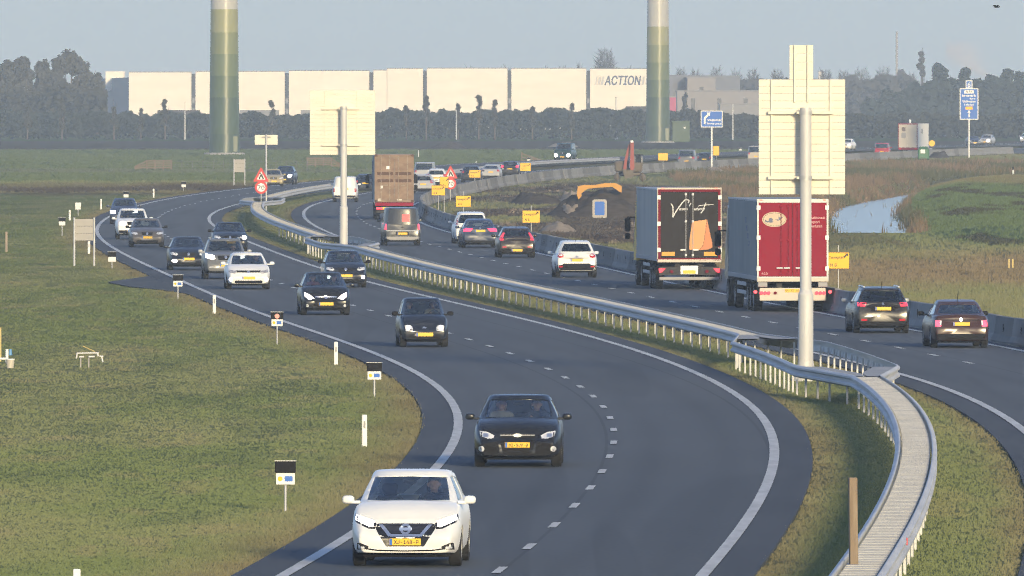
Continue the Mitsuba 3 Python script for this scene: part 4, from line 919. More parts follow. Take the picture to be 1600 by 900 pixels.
car('dark_blue_saloon', 'dark saloon with one glaring headlight, half hidden behind the grey off-road car', 359, 393, dict(L=4.4, W=1.76, H=1.45, wb=2.6, hn=.74, hc=.98, xr1=-.85, xr0=-1.6, hd=1.0, R=.31), 'p_navy', generic_front(1.76, .72, False) + [('headlight_glare', Point(.70, .70).buffer(.11, 10), 'm_lens', {'emit': EMIT_HEAD, 'off': .02})], lane=LR, mirror='m_dark')
car('grey_brown_car', 'grey brown saloon without lit lamps, right of the white crossover on the far bend', 229.5, 386, dict(L=4.5, W=1.77, H=1.47, wb=2.7, hn=.74, hc=.99, xr1=-.9, xr0=-1.65, hd=1.02, R=.31, pz=(.50, .7)), 'p_taupe', generic_front(1.77, .70, False, None, (.28, .14)), mirror='m_dark')
car('white_crossover', 'white crossover with one lit headlight on the far bend behind the grey brown saloon', 207, 374, dict(L=4.45, W=1.82, H=1.66, wb=2.6, hn=.92, hc=1.12, hb=1.06, hd=1.1, R=.34, zb=.26, xr0=-2.0, xr1=-1.75, wr=.65), 'p_white', generic_front(1.82, .88, False) + [('headlight_glare', affinity.scale(Point(-.52, .86).buffer(.13, 10), 1.5, 1), 'm_lens', {'emit': EMIT_HEAD, 'off': .02}), ('lower_bumper', R_(-.75, .75, .30, .50, .04), 'm_dark')])
car('dark_plum_car', 'dark hatchback with two lit headlights, farthest of the three on the left bend', 194, 350, dict(L=4.1, W=1.74, H=1.55, wb=2.55, hn=.80, hc=1.05, hb=1.0, R=.31), 'p_blue', [('headlight', Polygon([(.84, .83), (.52, .80), (.52, .64), (.82, .66)]), 'm_lens', LIT)] + generic_front(1.74, .74, False)[1:])
car('yellowish_estate_car', 'olive yellow car with blue glass on the far straight behind the roadworks sign', 427, 291.5, dict(L=4.4, W=1.76, H=1.50, wb=2.6, xr1=-1.6, xr0=-2.05), 'p_gold', generic_front(1.76, .72, False), turn=.10)
car('dark_car', 'dark car with one bright headlight on the far straight right of olive yellow car', 444, 288.5, dict(L=4.5, W=1.8, H=1.62, wb=2.65, hn=.85, hc=1.1, hb=1.05, hd=1.08), 'p_navy', generic_front(1.8, .82, False) + [('headlight_glare', Point(.55, .75).buffer(.17, 10), 'm_lens', {'emit': EMIT_HEAD, 'off': .02})], turn=-.03)
VAN = dict(L=4.9, W=1.92, H=1.95, wb=3.0, hn=1.0, hc=1.28, hb=1.2, hd=1.2, xw0=1.75, xw1=1.1, xr1=-2.3, xr0=-2.42, R=.33, wr=.82, roofdrop=.02, nose=.25, zb=.24)
car('dark_green_van', 'dark green van with two lit headlights on the far bend above the barrier', 880, 251.5, VAN, 'p_green', [('headlight', Point(.68, .62).buffer(.20, 10), 'm_lens', LIT)] + generic_front(1.92, .85, False)[1:], lane=LR, z=.65, turn=-.05)
car('silver_car', 'silver oncoming car with one lit lamp at the far right edge', 1540, 226.5, dict(L=4.4, W=1.8, H=1.5, wb=2.6), 'p_silver', generic_front(1.8, .72, False) + [('headlight_glare', Point(.5, .62).buffer(.2, 10), 'm_lens', {'emit': EMIT_HEAD, 'off': .02})], lane=LR, z=.7, turn=-.06)
car('white_car', 'white oncoming car peeping out right of the near big sign', 1321, 235, dict(L=4.4, W=1.8, H=1.5, wb=2.6), 'p_white', generic_front(1.8, .72, True), lane=LR, z=.7, turn=-.06)
car('blue_car', 'dark blue car in front of the pole of the tall blue sign', 1522, 228, dict(L=4.3, W=1.76, H=1.4, wb=2.6, xr1=-.85, xr0=-1.6), 'p_blue', generic_front(1.76, .7, False), lane=LR, z=.7, turn=.25)
car('silver_car', 'silver oncoming car with lit lamps cut by the right edge of the photo', 1603, 223.5, dict(L=4.4, W=1.8, H=1.5, wb=2.6), 'p_silver', generic_front(1.8, .72, True), lane=LR, z=.7)

# ------------------------------------------------------------------ outgoing traffic, seen from behind
def generic_rear(w, tail, low=.42, lit=True, plate_band=False):
    it = [('tail_light', tail, 'm_tail', TL if lit else {'pair': True, 'off': .012}), ('rear_bumper', R_(-w / 2 + .10, w / 2 - .10, .24, low, .05), 'm_dark', {'off': .008})]
    return it
car('copper_brown_saloon', 'copper brown saloon with red tail lights, rightmost outgoing car', 1498, 543, dict(L=4.56, W=1.77, H=1.46, wb=2.58, xr1=-.95, xr0=-1.72, hd=1.02, hb=.95, R=.315, rwm=.12, wr=.60, tail=.14, pz=(.45, .735)), 'p_copper',
    rear=[('tail_light', Polygon([(.60, .84), (.79, .86), (.80, .66), (.63, .645)]).buffer(-.02).buffer(.02, 3), 'm_tail', {'pair': True, 'emit': (.8, .05, .08), 'off': .012}), ('tail_light_lens', Polygon([(.60, .84), (.66, .845), (.66, .70), (.62, .70)]), 'm_lens', {'pair': True, 'off': .018}), ('boot_trim', R_(-.58, .58, .845, .865, .008), 'm_dark', {'off': .012}), ('badge', Point(0, .87).buffer(.055, 10), 'm_chrome', {'off': .02}),
     ('rear_bumper', R_(-.80, .80, .25, .43, .06), 'm_dark', {'off': .008})], away=True, lane=RR, antenna=True, mirror='m_dark')
car('dark_brown_estate', 'dark brown estate car with large dark rear window, right of the red lorry', 1376, 520, dict(L=4.58, W=1.82, H=1.50, wb=2.73, xr1=-1.85, xr0=-2.16, hd=1.03, R=.32, tint=1, rwm=.10, rw0=.0, wr=.62, pz=(.45, .80), roofdrop=.03), 'p_darkbrown',
    rear=[('tail_light', Polygon([(.53, .99), (.80, 1.01), (.83, .88), (.58, .87)]), 'm_tail', {'pair': True, 'emit': (.30, .015, .025), 'off': .012}), ('badge', Polygon([(-.05, .93), (.05, .93), (0, 1.01)]), 'm_chrome', {'off': .015}), ('plate_recess', R_(-.40, .40, .70, .90, .03), 'm_dark', {'off': .004}), ('chrome_strip', R_(.12, .6, .545, .565, .008), 'm_chrome', {'off': .01}),
     ('rear_bumper', R_(-.82, .82, .25, .38, .06), 'm_dark', {'off': .008}), ('reflector', R_(.52, .72, .40, .47, .02), 'm_tail', {'pair': True, 'off': .012})], away=True, lane=RR, antenna=True, rails=True, mirror='p_silver')
car('white_suv', 'white compact suv with black lower bumper, alone behind the two lorries', 899.5, 433.5, dict(L=4.12, W=1.78, H=1.57, wb=2.6, xr1=-1.55, xr0=-1.93, hd=1.05, R=.335, tint=1, rwm=.14, rw0=.06, wr=.60, zb=.26, pz=(.5, .74), roofdrop=.04), 'p_white',
    rear=[('tail_light', affinity.scale(Point(.68, .93).buffer(.13, 10), 1.0, .72), 'm_tail', {'pair': True, 'off': .012}), ('tail_light_lens', affinity.scale(Point(.66, .95).buffer(.07, 8), 1, .5), 'm_lens', {'pair': True, 'off': .018}), ('badge', Point(0, .89).buffer(.05, 4), 'm_chrome', {'off': .015}), ('chrome_strip', R_(-.28, .28, .80, .825, .008), 'm_chrome', {'off': .012}),
     ('rear_bumper', Polygon([(-.83, .25), (.83, .25), (.84, .52), (.62, .54), (.55, .60), (-.55, .60), (-.62, .54), (-.84, .52)]), 'm_dark', {'off': .010}), ('reflector', R_(.58, .76, .44, .50, .02), 'm_tail', {'pair': True, 'off': .016})], away=True, lane=RR, antenna=True)
car('brown_hatchback', 'dusty brown hatchback with tall red lights beside its rear window, right of blue saloon', 806.5, 402.5, dict(L=4.37, W=1.80, H=1.48, wb=2.65, xr1=-1.45, xr0=-2.0, hd=1.0, R=.32, tint=1, rwm=.17, rw0=.05, wr=.60, pz=(.45, .36), roofdrop=.08), 'p_taupe_dirty' if False else 'p_brown',
    rear=[('tail_light', Polygon([(.56, 1.18), (.64, 1.20), (.84, .90), (.80, .82), (.62, .84), (.66, .95)]), 'm_tail', {'pair': True, 'emit': (.22, .012, .02), 'off': .012}), ('rear_bumper', R_(-.80, .80, .25, .44, .06), 'm_dark', {'off': .008}), ('reflector', R_(.50, .70, .48, .55, .02), 'm_tail', {'pair': True, 'off': .012})], away=True, lane=RR, antenna=True)
car('dark_blue_saloon', 'dark blue saloon with wide glowing red tail lights, left of the brown hatchback', 749, 387, dict(L=4.85, W=1.86, H=1.47, wb=2.95, xr1=-.95, xr0=-1.75, hd=1.04, R=.33, wr=.62, rwm=.12, pz=(.45, .86)), 'p_blue',
    rear=[('tail_light', Polygon([(.36, .99), (.70, 1.01), (.84, .97), (.85, .82), (.50, .84)]).buffer(-.02).buffer(.02, 3), 'm_tail', {'pair': True, 'emit': (.9, .03, .07), 'off': .012}), ('badge', Point(0, 1.0).buffer(.045, 8), 'm_chrome', {'off': .014}), ('rear_bumper', R_(-.82, .82, .25, .38, .05), 'm_dark', {'off': .008})], away=True, lane=RR, antenna=True)
car('white_people_carrier', 'white people carrier with tall red lights, half hidden behind the outgoing dark blue saloon', 736, 380.5, dict(L=4.6, W=1.83, H=1.66, wb=2.75, xr1=-1.95, xr0=-2.2, hd=1.05, hc=1.1, hb=1.03, R=.32, tint=1, wr=.66, pz=(.5, .6)), 'p_white',
    rear=[('tail_light', Polygon([(.70, 1.32), (.76, 1.32), (.86, 1.0), (.74, .98)]), 'm_tail', {'pair': True, 'off': .012}), ('rear_bumper', R_(-.8, .8, .25, .40, .06), 'm_dark', {'off': .008})], away=True, lane=RR)
vt, VM, VP = car('grey_van', 'dark grey delivery van with a red sticker on its rear door, behind the container lorry', 627.5, 383.5, {**VAN, 'W': 1.93, 'H': 1.97, 'solid_rear': 1, 'solid_side': 2, 'pz': (.5, .62)}, 'p_anthracite',
    rear=[('tail_light', R_(.80, .92, .82, 1.12, .03), 'm_tail', {'pair': True, 'emit': (.5, .03, .05), 'off': .012}), ('sun_glint', R_(.42, .74, 1.04, 1.16, .03), 'm_chrome', {'off': .012}) if False else ('door_handle', R_(-.06, .06, .92, .97, .01), 'm_dark', {'off': .012}),
     ('door_gap', R_(-.008, .008, .45, 1.78, .003), 'm_black', {'off': .010}), ('sticker', Polygon([(-.38, 1.22), (.02, 1.22), (.02, 1.62), (-.38, 1.62)]), 'm_sticker', {'off': .012}),
     ('bumper_step', R_(-.86, .86, .74, .80, .02), 'p_silver', {'off': .03}), ('plate_recess', R_(-.34, .34, .52, .72, .02), 'm_dark', {'off': .004}), ('rear_bumper', R_(-.88, .88, .26, .46, .05), 'm_grey', {'off': .02})], away=True, lane=RR, glass='m_glass_dark')
mat('m_sticker', (.60, .10, .11), .5)
mat('m_sticker_text', (.75, .55, .52), .5)
car('white_van', 'small white delivery van half hidden by the pole of the left sign back', 539, 315.5, {**VAN, 'L': 4.3, 'W': 1.80, 'H': 1.85, 'wb': 2.7, 'xw0': 1.5, 'xw1': .9, 'xr1': -2.0, 'xr0': -2.12, 'wr': .74, 'solid_rear': 1, 'solid_side': 2, 'pz': (.5, .95)}, 'p_white',
    rear=[('tail_light', R_(.72, .86, .72, 1.0, .03), 'm_tail', {'pair': True, 'off': .012}), ('rear_bumper', R_(-.82, .82, .25, .48, .05), 'm_dark', {'off': .02}), ('door_gap', R_(-.008, .008, .5, 1.65, .003), 'm_black', {'off': .010})], away=True, lane=RL, glass='m_glass_dark')
def simple_rear(w, z=.9, lit=False): return generic_rear(w, R_(w / 2 - .30, w / 2 - .06, z - .10, z + .10, .02), .42, lit)
car('dark_car', 'dark car between the small white van and the container lorry', 571, 301, dict(L=4.3, W=1.78, H=1.50, wb=2.6), 'p_navy', rear=simple_rear(1.78), away=True, lane=RL)
car('silver_estate', 'silver estate with a greenish rear window just right of the container lorry', 661, 302.5, dict(L=4.6, W=1.80, H=1.50, wb=2.7, xr1=-1.8, xr0=-2.15, roofdrop=.03), 'p_silver', rear=simple_rear(1.8, .95), away=True, lane=RR, rails=True)
car('silver_van', 'pale silver van behind the silver estate on the far bend', 663, 287, {**VAN, 'W': 1.86, 'H': 1.9}, 'p_silver', rear=simple_rear(1.86, 1.1), away=True, lane=RR)
car('white_estate', 'white car with red lights behind the warning triangle on the far bend', 682, 292, dict(L=4.4, W=1.8, H=1.55, wb=2.7, xr1=-1.7, xr0=-2.1), 'p_white', rear=simple_rear(1.8, 1.0), away=True, lane=RR)
car('black_hatchback', 'black car behind a yellow sign on the far bend', 736, 285, dict(L=4.2, W=1.78, H=1.5, wb=2.6), 'p_black', rear=simple_rear(1.78, .95), away=True, lane=RR)
car('silver_saloon', 'silver saloon right of the black car on the far bend', 767, 281.5, dict(L=4.5, W=1.8, H=1.45, wb=2.7, xr1=-.9, xr0=-1.7), 'p_silver', rear=simple_rear(1.8, .9), away=True, lane=RR)
car('dark_red_car', 'dark red black car left of a yellow sign on the far bend', 797, 276, dict(L=4.3, W=1.8, H=1.5, wb=2.6), 'p_darkbrown', rear=simple_rear(1.8, .98, True), away=True, lane=RR)
car('grey_van', 'grey van with a red light above the barrier right of the excavator', 1073, 262.5, {**VAN, 'W': 1.95, 'solid_rear': 0}, 'p_grey', rear=simple_rear(1.9, 1.1), away=True, lane=RR, turn=.04)
car('dark_saloon', 'dark car left of the pole of the small blue sign', 1101, 259.5, dict(L=4.4, W=1.8, H=1.5, wb=2.6), 'p_navy', rear=simple_rear(1.8, .95), away=True, lane=RR)
car('beige_van', 'beige van half hidden by the left edge of the near big sign', 1181, 254.3, {**VAN, 'W': 1.95}, 'p_beige', rear=simple_rear(1.9, 1.1), away=True, lane=RR, turn=.04)
car('red_van', 'red van left of the white lorry at the far right', 1378, 246.5, {**VAN, 'L': 4.5, 'W': 1.9, 'H': 1.85, 'wb': 2.8}, 'p_red', rear=simple_rear(1.9, 1.1), away=True, lane=RR, turn=.04)
# ------------------------------------------------------------------ lorries
mat('m_tarp_grey', mikit.proc(lambda p, n, uv: mix_((.155, .175, .18), (.21, .23, .235), f_(p.y * .8, p.z * .5, p.x * 3, 3))), .6)
mat('m_tarp_light', mikit.proc(lambda p, n, uv: mix_((.19, .215, .235), (.26, .285, .30), f_(p.y * 1.2, p.z * .3, p.x * 3, 3))), .45)
mat('m_lorry_red', (.25, .014, .030), .75, spec=.15); mat('m_lorry_dark', (.034, .031, .030), .8, spec=.12); mat('m_cream', (.50, .46, .38), .5); mat('m_frame_red', (.16, .012, .022), .8, spec=.15)
mat('m_cheese', (.62, .27, .09), .5); mat('m_cheese_shade', (.50, .17, .055), .5); mat('m_orange_strip', (.80, .28, .02), .5); mat('m_print_grey', (.52, .52, .52), .5); mat('m_print_brown', (.16, .12, .10), .5); mat('m_emblem_cream', (.48, .37, .26), .5); mat('m_emblem_blue', (.09, .11, .18), .5); mat('m_print_pink', (.5, .25, .26), .5)
mat('m_rust', mikit.proc(lambda p, n, uv: mix_((.15, .10, .07), (.32, .225, .155), f_(p.x * 3.0, p.y * 3, p.z * 3.5, 4))), .8)
mat('m_rust_dark', (.10, .055, .035), .8); mat('m_chassis', (.025, .025, .027), .7); mat('m_cab_yellow', (.62, .40, .05), .4)
def rp(poly, depth=.01): # flat outline (right, up) on the rear: local y = -right, facing -x
    m = extrude(poly, depth); v = np.array(m.vertices)
    m.vertices = np.c_[-v[:, 2], -v[:, 0], v[:, 1]]
    if m.volume < 0: m.invert()
    return m
def rtext(s, h, right, up, depth=.006, shear=0., bold=True):
    m = text_plate(s, h, depth, bold, shear); v = np.array(m.vertices)
    m.vertices = np.c_[v[:, 1], -v[:, 0] - right, v[:, 2] + up]
    if m.volume < 0: m.invert()
    return m
def lorry(name, label, px, py, lane, L=13.6, Wd=2.55, H=4.0, zf=1.22, side='m_tarp_grey', cab='m_cab_yellow', turn=0., z=0., tractor=True, axles=(-2.2, -3.55, -4.9)):
    g = gp(px, py, z); d = g[1] + OY; ang = tangent(lane, d) + turn
    t = thing(name, label, 'lorry')
    M = frame(g - [0, 0, 0] + np.array([math.cos(ang), math.sin(ang), 0]) * .0, ang)
    # local x: 0 at the rear face of the load box, forwards positive
    part(t, 'box_body', cbox(L - .06, Wd, H - zf, (L / 2 + .03, 0, (H + zf) / 2), .03), side, M=M)
    part(t, 'roof_edge', cat(cbox(L, .05, .07, (L / 2, Wd / 2 - .01, H - .03), .01), cbox(L, .05, .07, (L / 2, -Wd / 2 + .01, H - .03), .01)), 'm_galv', M=M)
    part(t, 'side_rail', cat(cbox(L, .05, .16, (L / 2, Wd / 2 - .005, zf - .02), .01), cbox(L, .05, .16, (L / 2, -Wd / 2 + .005, zf - .02), .01)), 'm_grey', M=M)
    part(t, 'chassis', cat(box2((.3, -.55, .75), (L, -.35, 1.15)), box2((.3, .35, .75), (L, .55, 1.15)), *[box2((x, -1.1, .95), (x + .12, 1.1, 1.1)) for x in (1., 3., 5., 8., 11.)]), 'm_chassis', M=M)
    ty, rim, disc = wheel_plys(.5)
    sc = np.diag([1, 1.45, 1, 1])
    ax = list(-np.array(axles)) + ([L + .9, L - 2.6] if tractor else [])
    for x in ax:
        for s in (-1, 1):
            k = newkey(t + '__wheel'); Mw = M @ frame((x, s * (Wd / 2 - .19), .5)) @ sc
            part(k, 'tyre', ty, None, M=Mw); part(k, 'rim', rim, None, M=Mw)
            if x < 9: part(t, 'mudguard', cbox(1.1, .30, .03, (x, s * (Wd / 2 - .2), 1.06), .01), 'm_dark', M=M)
    for s in (-1, 1):
        for x in (1.6, 2.9, 4.3): part(t, 'mud_flap', cbox(.015, .36, .50, (x - .05, s * (Wd / 2 - .2), .60), .004), 'm_dark', M=M)
        part(t, 'underrun_guard', cat(cbox(4.2, .03, .14, (8.2, s * (Wd / 2 - .08), .62), .01), cbox(4.2, .03, .14, (8.2, s * (Wd / 2 - .08), .92), .01)), 'm_galv', M=M)
    if tractor:
        cw = 2.5; body = np.array([(L + .45, y * cw / 2, zz) for y in (-1, 1) for zz in (1.0, 3.6)] + [(L + 2.3, y * cw / 2, 1.0) for y in (-1, 1)] + [(L + 2.25, y * cw / 2 * .97, 2.3) for y in (-1, 1)] + [(L + 1.9, y * cw / 2 * .93, 3.7) for y in (-1, 1)])
        part(t, 'cab', trimesh.convex.convex_hull(body), cab, M=M)
        part(t, 'cab_floor', cbox(2.1, 2.3, .55, (L + 1.35, 0, .75), .04), 'm_chassis', M=M)
        for s in (-1, 1):
            part(t, 'wing_mirror', cat(cbox(.16, .24, .55, (L + 1.75, s * (cw / 2 + .28), 2.45), .04), cbox(.14, .22, .25, (L + 1.75, s * (cw / 2 + .28), 1.98), .04), cbox(.05, .40, .05, (L + 1.80, s * (cw / 2 + .10), 2.75), .01)), 'm_dark', M=M)
    return t, M, ang
def at_lorry(M, m): return m
# --- the red one in front
t, M, a = lorry('red_lorry', 'lorry with dark red rear doors, oval emblem and grey side tarpaulin, behind the sign pole', 1238.5, 487.5, RR, cab='p_grey')
W2, zf, H = 1.275, 1.22, 4.03
part(t, 'rear_frame', rp(Polygon([(-W2, zf - .08), (W2, zf - .08), (W2, H), (-W2, H)]).difference(Polygon([(-W2 + .06, zf + .04), (W2 - .06, zf + .04), (W2 - .06, H - .13), (-W2 + .06, H - .13)])), .05), 'm_galv', M=M)
for s in (-1, 1):
    x0, x1 = (.01, W2 - .065) if s > 0 else (-W2 + .065, -.01)
    dk = part(t, 'rear_door', moved(rp(R_(x0, x1, zf + .05, H - .14, .02), .035), (.0, 0, 0)), 'm_lorry_red', M=M)
    for xr in (.16, .42):
        part(dk, 'lock_rod', cyl((-.055, -s * xr, zf + .08), (-.055, -s * xr, H - .18), .017, n=8), 'm_frame_red', 40, M)
        for zz in (zf + .15, zf + 1.35, H - .25): part(dk, 'rod_bracket', cbox(.05, .11, .07, (-.055, -s * xr, zz), .01), 'm_lorry_red', M=M)
        part(dk, 'door_handle', cbox(.05, .22, .06, (-.07, -s * (xr + .05), zf + .35), .01), 'm_print_grey', M=M)
    for zz in (1.55, 2.65, 3.72): part(t, 'marker_reflector', cbox(.03, .14, .16, (-.06, -s * (W2 - .05), zz), .01), 'm_white', M=M)
    part(t, 'top_lamp', cbox(.05, .10, .06, (-.06, -s * (W2 - .14), H - .04), .01), 'm_lamp_red', M=M)
    part(t, 'side_lamp', cyl((-.02, -s * (W2 + .06), .72), (-.09, -s * (W2 + .06), .72), .06, n=10), 'm_tail', M=M, **emit(None, (.8, .04, .05)))
    for q in range(3): part(t, 'tail_light', cyl((-.02, -s * (1.12 - .13 * q), .68), (-.08, -s * (1.12 - .13 * q), .68), .065, n=12), 'm_tail', M=M, **emit(None, (.45, .02, .03)))
    part(t, 'buffer', cbox(.12, .34, .18, (.02, -s * (W2 - .2), .98), .02), 'm_grey', M=M)
    part(t, 'tail_lamp_small', cyl((-.02, -s * .62, .68), (-.08, -s * .62, .68), .055, n=10), 'm_frame_red', M=M)
part(t, 'rear_sill', cbox(.12, 2.55, .14, (.0, 0, zf - .07), .01), 'm_cream', M=M)
part(t, 'rear_bumper', cbox(.06, 2.36, .46, (.03, 0, .63), .015), 'm_cream', M=M)
pk = part(t, 'number_plate', cbox(.02, .52, .12, (-.02, .02, .76), .004), 'm_plate', M=M)
part(pk, 'lettering', moved(rtext('OK-23-XB', .07, -.02, .73), (-.032, 0, 0)), 'm_black', M=M)
part(t, 'bumper_lettering', moved(rtext('VAN DIJK', .13, -.10, .47), (-.008, 0, 0)), 'm_print_brown', M=M) if False else None
ob = affinity.scale(Point(-.66, 3.30).buffer(1, 24), .43, .27, origin=(-.66, 3.30))
ek = part(t, 'emblem', moved(rp(ob, .006), (-.037, 0, 0)), 'm_emblem_cream', M=M, label='cream oval emblem with two small animal figures')
part(ek, 'emblem_ring', moved(rp(ob.buffer(-.03).difference(ob.buffer(-.045)), .004), (-.0445, 0, 0)), 'm_print_brown', M=M)
snail = Point(-.79, 3.28).buffer(.075, 10).union(Polygon([(-.98, 3.20), (-.72, 3.18), (-.70, 3.24), (-.92, 3.24), (-.98, 3.30), (-1.0, 3.28)]))
bird = Polygon([(-.62, 3.30), (-.50, 3.30), (-.51, 3.44), (-.46, 3.36), (-.34, 3.42), (-.40, 3.33), (-.46, 3.27), (-.56, 3.26)])
part(ek, 'emblem_figure', moved(rp(snail, .004), (-.0445, 0, 0)), 'm_emblem_blue', M=M); part(ek, 'emblem_figure', moved(rp(bird, .004), (-.0445, 0, 0)), 'm_emblem_blue', M=M)
part(t, 'lettering', cat(*[moved(rtext(s_, .09, x_, z_), (-.04, 0, 0)) for s_, x_, z_ in (('Internationaal', .75, 3.32), ('Transport', .68, 3.17), ('Nederland', .75, 3.02), ('415', -1.0, 1.33))]), 'm_print_pink', M=M)
part(t, 'side_lettering', cat(*[box2((3.5 + .5 * k, 1.279, 2.3 + .28 * k), (3.9 + .5 * k, 1.281, 2.5 + .28 * k)) for k in range(4)]), 'm_emblem_blue', M=M)
# --- the dark one behind it
t, M, a = lorry('black_lorry', 'lorry with red framed dark doors showing an orange shape, left of the red lorry', 1077, 452.5, RR, side='m_tarp_light', cab='m_cab_yellow')
H = 4.06
part(t, 'rear_frame', rp(Polygon([(-W2, zf - .08), (W2, zf - .08), (W2, H), (-W2, H)]).difference(Polygon([(-W2 + .13, zf + .04), (W2 - .13, zf + .04), (W2 - .13, H - .17), (-W2 + .13, H - .17)])), .05), 'm_frame_red', M=M)
part(t, 'top_strip', cbox(.03, 2.5, .07, (-.065, 0, H - .04), .008), 'm_cream', M=M)
for s in (-1, 1):
    x0, x1 = (.008, W2 - .135) if s > 0 else (-W2 + .135, -.008)
    dk = part(t, 'rear_door', rp(R_(x0, x1, zf + .05, H - .18, .01), .035), 'm_lorry_dark', M=M)
    part(dk, 'lock_rod', cyl((-.06, -s * .14, zf + .05), (-.06, -s * .14, H - .2), .016, n=8), 'm_grey', 40, M)
    for zz in (zf + .15, zf + 1.5, H - .27): part(dk, 'rod_bracket', cbox(.05, .09, .09, (-.06, -s * .14, zz), .01), 'm_print_grey', M=M)
    part(dk, 'door_handle', cbox(.05, .22, .06, (-.08, -s * .25, zf + .36), .01), 'm_white', M=M)
    part(t, 'corner_strip', cbox(.02, .035, H - zf, (-.058, -s * (W2 - .01), (H + zf) / 2), .004), 'm_cream', M=M)
    for zz in (1.58, 2.62, 3.67): part(t, 'marker_reflector', cbox(.03, .15, .17, (-.065, -s * (W2 - .06), zz), .01), 'm_white', M=M)
    part(t, 'top_lamp', cbox(.04, .13, .07, (-.09, -s * (W2 - .22), H - .04), .01), 'm_lamp_red', M=M)
    part(t, 'orange_strip', rp(R_(*sorted((s * .58, s * 1.10)), zf + .12, zf + .28, .01), .05), 'm_orange_strip', M=M)
    part(t, 'tail_light', moved(rp(Polygon([(s * .95, .84), (s * 1.22, .84), (s * 1.20, .66), (s * 1.08, .70)]), .06), (.0, 0, 0)), 'm_tail', M=M, **emit(None, (.35, .02, .03)))
    part(t, 'tail_lamp_small', cyl((-.02, -s * .70, .72), (-.07, -s * .70, .72), .07, n=12), 'm_frame_red', M=M)
part(t, 'rear_sill', cbox(.10, 2.53, .13, (.0, 0, zf - .07), .01), 'm_cream', M=M)
part(t, 'light_board', cbox(.05, 2.4, .34, (.06, 0, .74), .01), 'm_chassis', M=M)
part(t, 'rear_bumper', cbox(.10, 2.4, .13, (.03, 0, .44), .02), 'm_grey', M=M)
pk = part(t, 'plate_board', cbox(.02, .70, .34, (.0, .0, .78), .01), 'm_white', M=M)
part(pk, 'number_plate', cbox(.015, .50, .14, (-.02, 0, .70), .004), 'm_plate', M=M)
# the script lettering: strokes swept along curves
def stroke(pts, r=.022, n=14):
    pts = np.array(pts, float); u = np.linspace(0, 1, len(pts)); f = PchipInterpolator(u, pts); q = f(np.linspace(0, 1, n))
    from shapely.geometry import LineString
    return LineString(q).buffer(r, 4)
V = stroke([(-.72, 3.40), (-.66, 3.28), (-.65, 3.05), (-.66, 2.88), (-.52, 3.12), (-.34, 3.38), (-.14, 3.58), (-.02, 3.55), (-.04, 3.46)], .022, 30)
part(t, 'lettering', moved(rp(V.union(stroke([(.06, 3.44), (.0, 3.33)], .018)), .006), (-.037, 0, 0)), 'm_print_grey', M=M)
part(t, 'lettering', cat(*[moved(rtext(s_, .11, x_, z_, shear=.3, bold=True), (-.037, 0, 0)) for s_, x_, z_ in (('anen', -.24, 3.16), ('eterro', .40, 3.16))]), 'm_print_grey', M=M)
part(t, 'lettering', moved(rp(stroke([(.46, 3.05), (.52, 3.12), (.62, 3.36), (.66, 3.44)], .018).union(stroke([(.36, 3.32), (.55, 3.36), (.95, 3.38)], .014)), .006), (-.0435, 0, 0)), 'm_print_grey', M=M)
part(t, 'small_lettering', moved(rtext('fresh  food  transport', .055, .05, 2.94), (-.037, 0, 0)), 'm_print_brown', M=M) if False else None
k = lambda x, y: ((x - 590) / 198 - .0, (455 - (280 + y / 5)) / 39.6)
pA = Polygon([k(612, 340), k(728, 322), k(700, 520), k(670, 562), k(588, 560), k(592, 480)]); pB = Polygon([k(730, 322), k(772, 515), k(770, 545), k(735, 560), k(672, 564), k(703, 520)])
part(t, 'printed_shape', moved(rp(pA, .006), (-.037, 0, 0)), 'm_cheese', M=M, label='folded orange shape printed on the dark doors'); part(t, 'printed_shape', moved(rp(pB, .006), (-.0385, 0, 0)), 'm_cheese_shade', M=M)
# --- the container lorry
t, M, a = lorry('container_lorry', 'lorry with a rusty brown shipping container on a red chassis, above the grey van', 616, 343.5, RR, L=12.2, Wd=2.44, H=4.05, zf=1.15, side='m_tarp_grey', cab='p_blue')
W2, zf, H = 1.22, 1.15, 4.07
part(t, 'container_frame', rp(Polygon([(-W2, zf - .05), (W2, zf - .05), (W2, H), (-W2, H)]).difference(Polygon([(-W2 + .09, zf + .10), (W2 - .09, zf + .10), (W2 - .09, H - .16), (-W2 + .09, H - .16)])), .06), 'm_rust', M=M)
for s in (-1, 1):
    x0, x1 = (.01, W2 - .095) if s > 0 else (-W2 + .095, -.01)
    dk = part(t, 'container_door', rp(R_(x0, x1, zf + .11, H - .17, .01), .03), 'm_rust', M=M)
    for zz in np.linspace(zf + .30, H - .40, 6): part(dk, 'corrugation', rp(R_(x0 + .06, x1 - .06, zz, zz + .19, .02), .05), 'm_rust_dark' if int(zz * 10) % 2 else 'm_rust', M=M)
    for xr in (.28, .82):
        part(dk, 'lock_rod', cyl((-.085, -s * xr, zf + .05), (-.085, -s * xr, H - .08), .022, n=8), 'm_wood_pale', 40, M)
    part(dk, 'door_handle', cbox(.06, .30, .06, (-.10, -s * .55, zf + 1.0), .01), 'm_wood_pale', M=M)
    part(t, 'corner_casting', cbox(.08, .18, .14, (-.03, -s * (W2 - .09), H - .06), .01), 'm_rust_dark', M=M); part(t, 'corner_casting', cbox(.08, .18, .14, (-.03, -s * (W2 - .09), zf + .02), .01), 'm_rust_dark', M=M)
    part(t, 'tail_light', cbox(.06, .42, .14, (-.05, -s * .92, .72), .02), 'm_tail', M=M, **emit(None, (.55, .03, .04)))
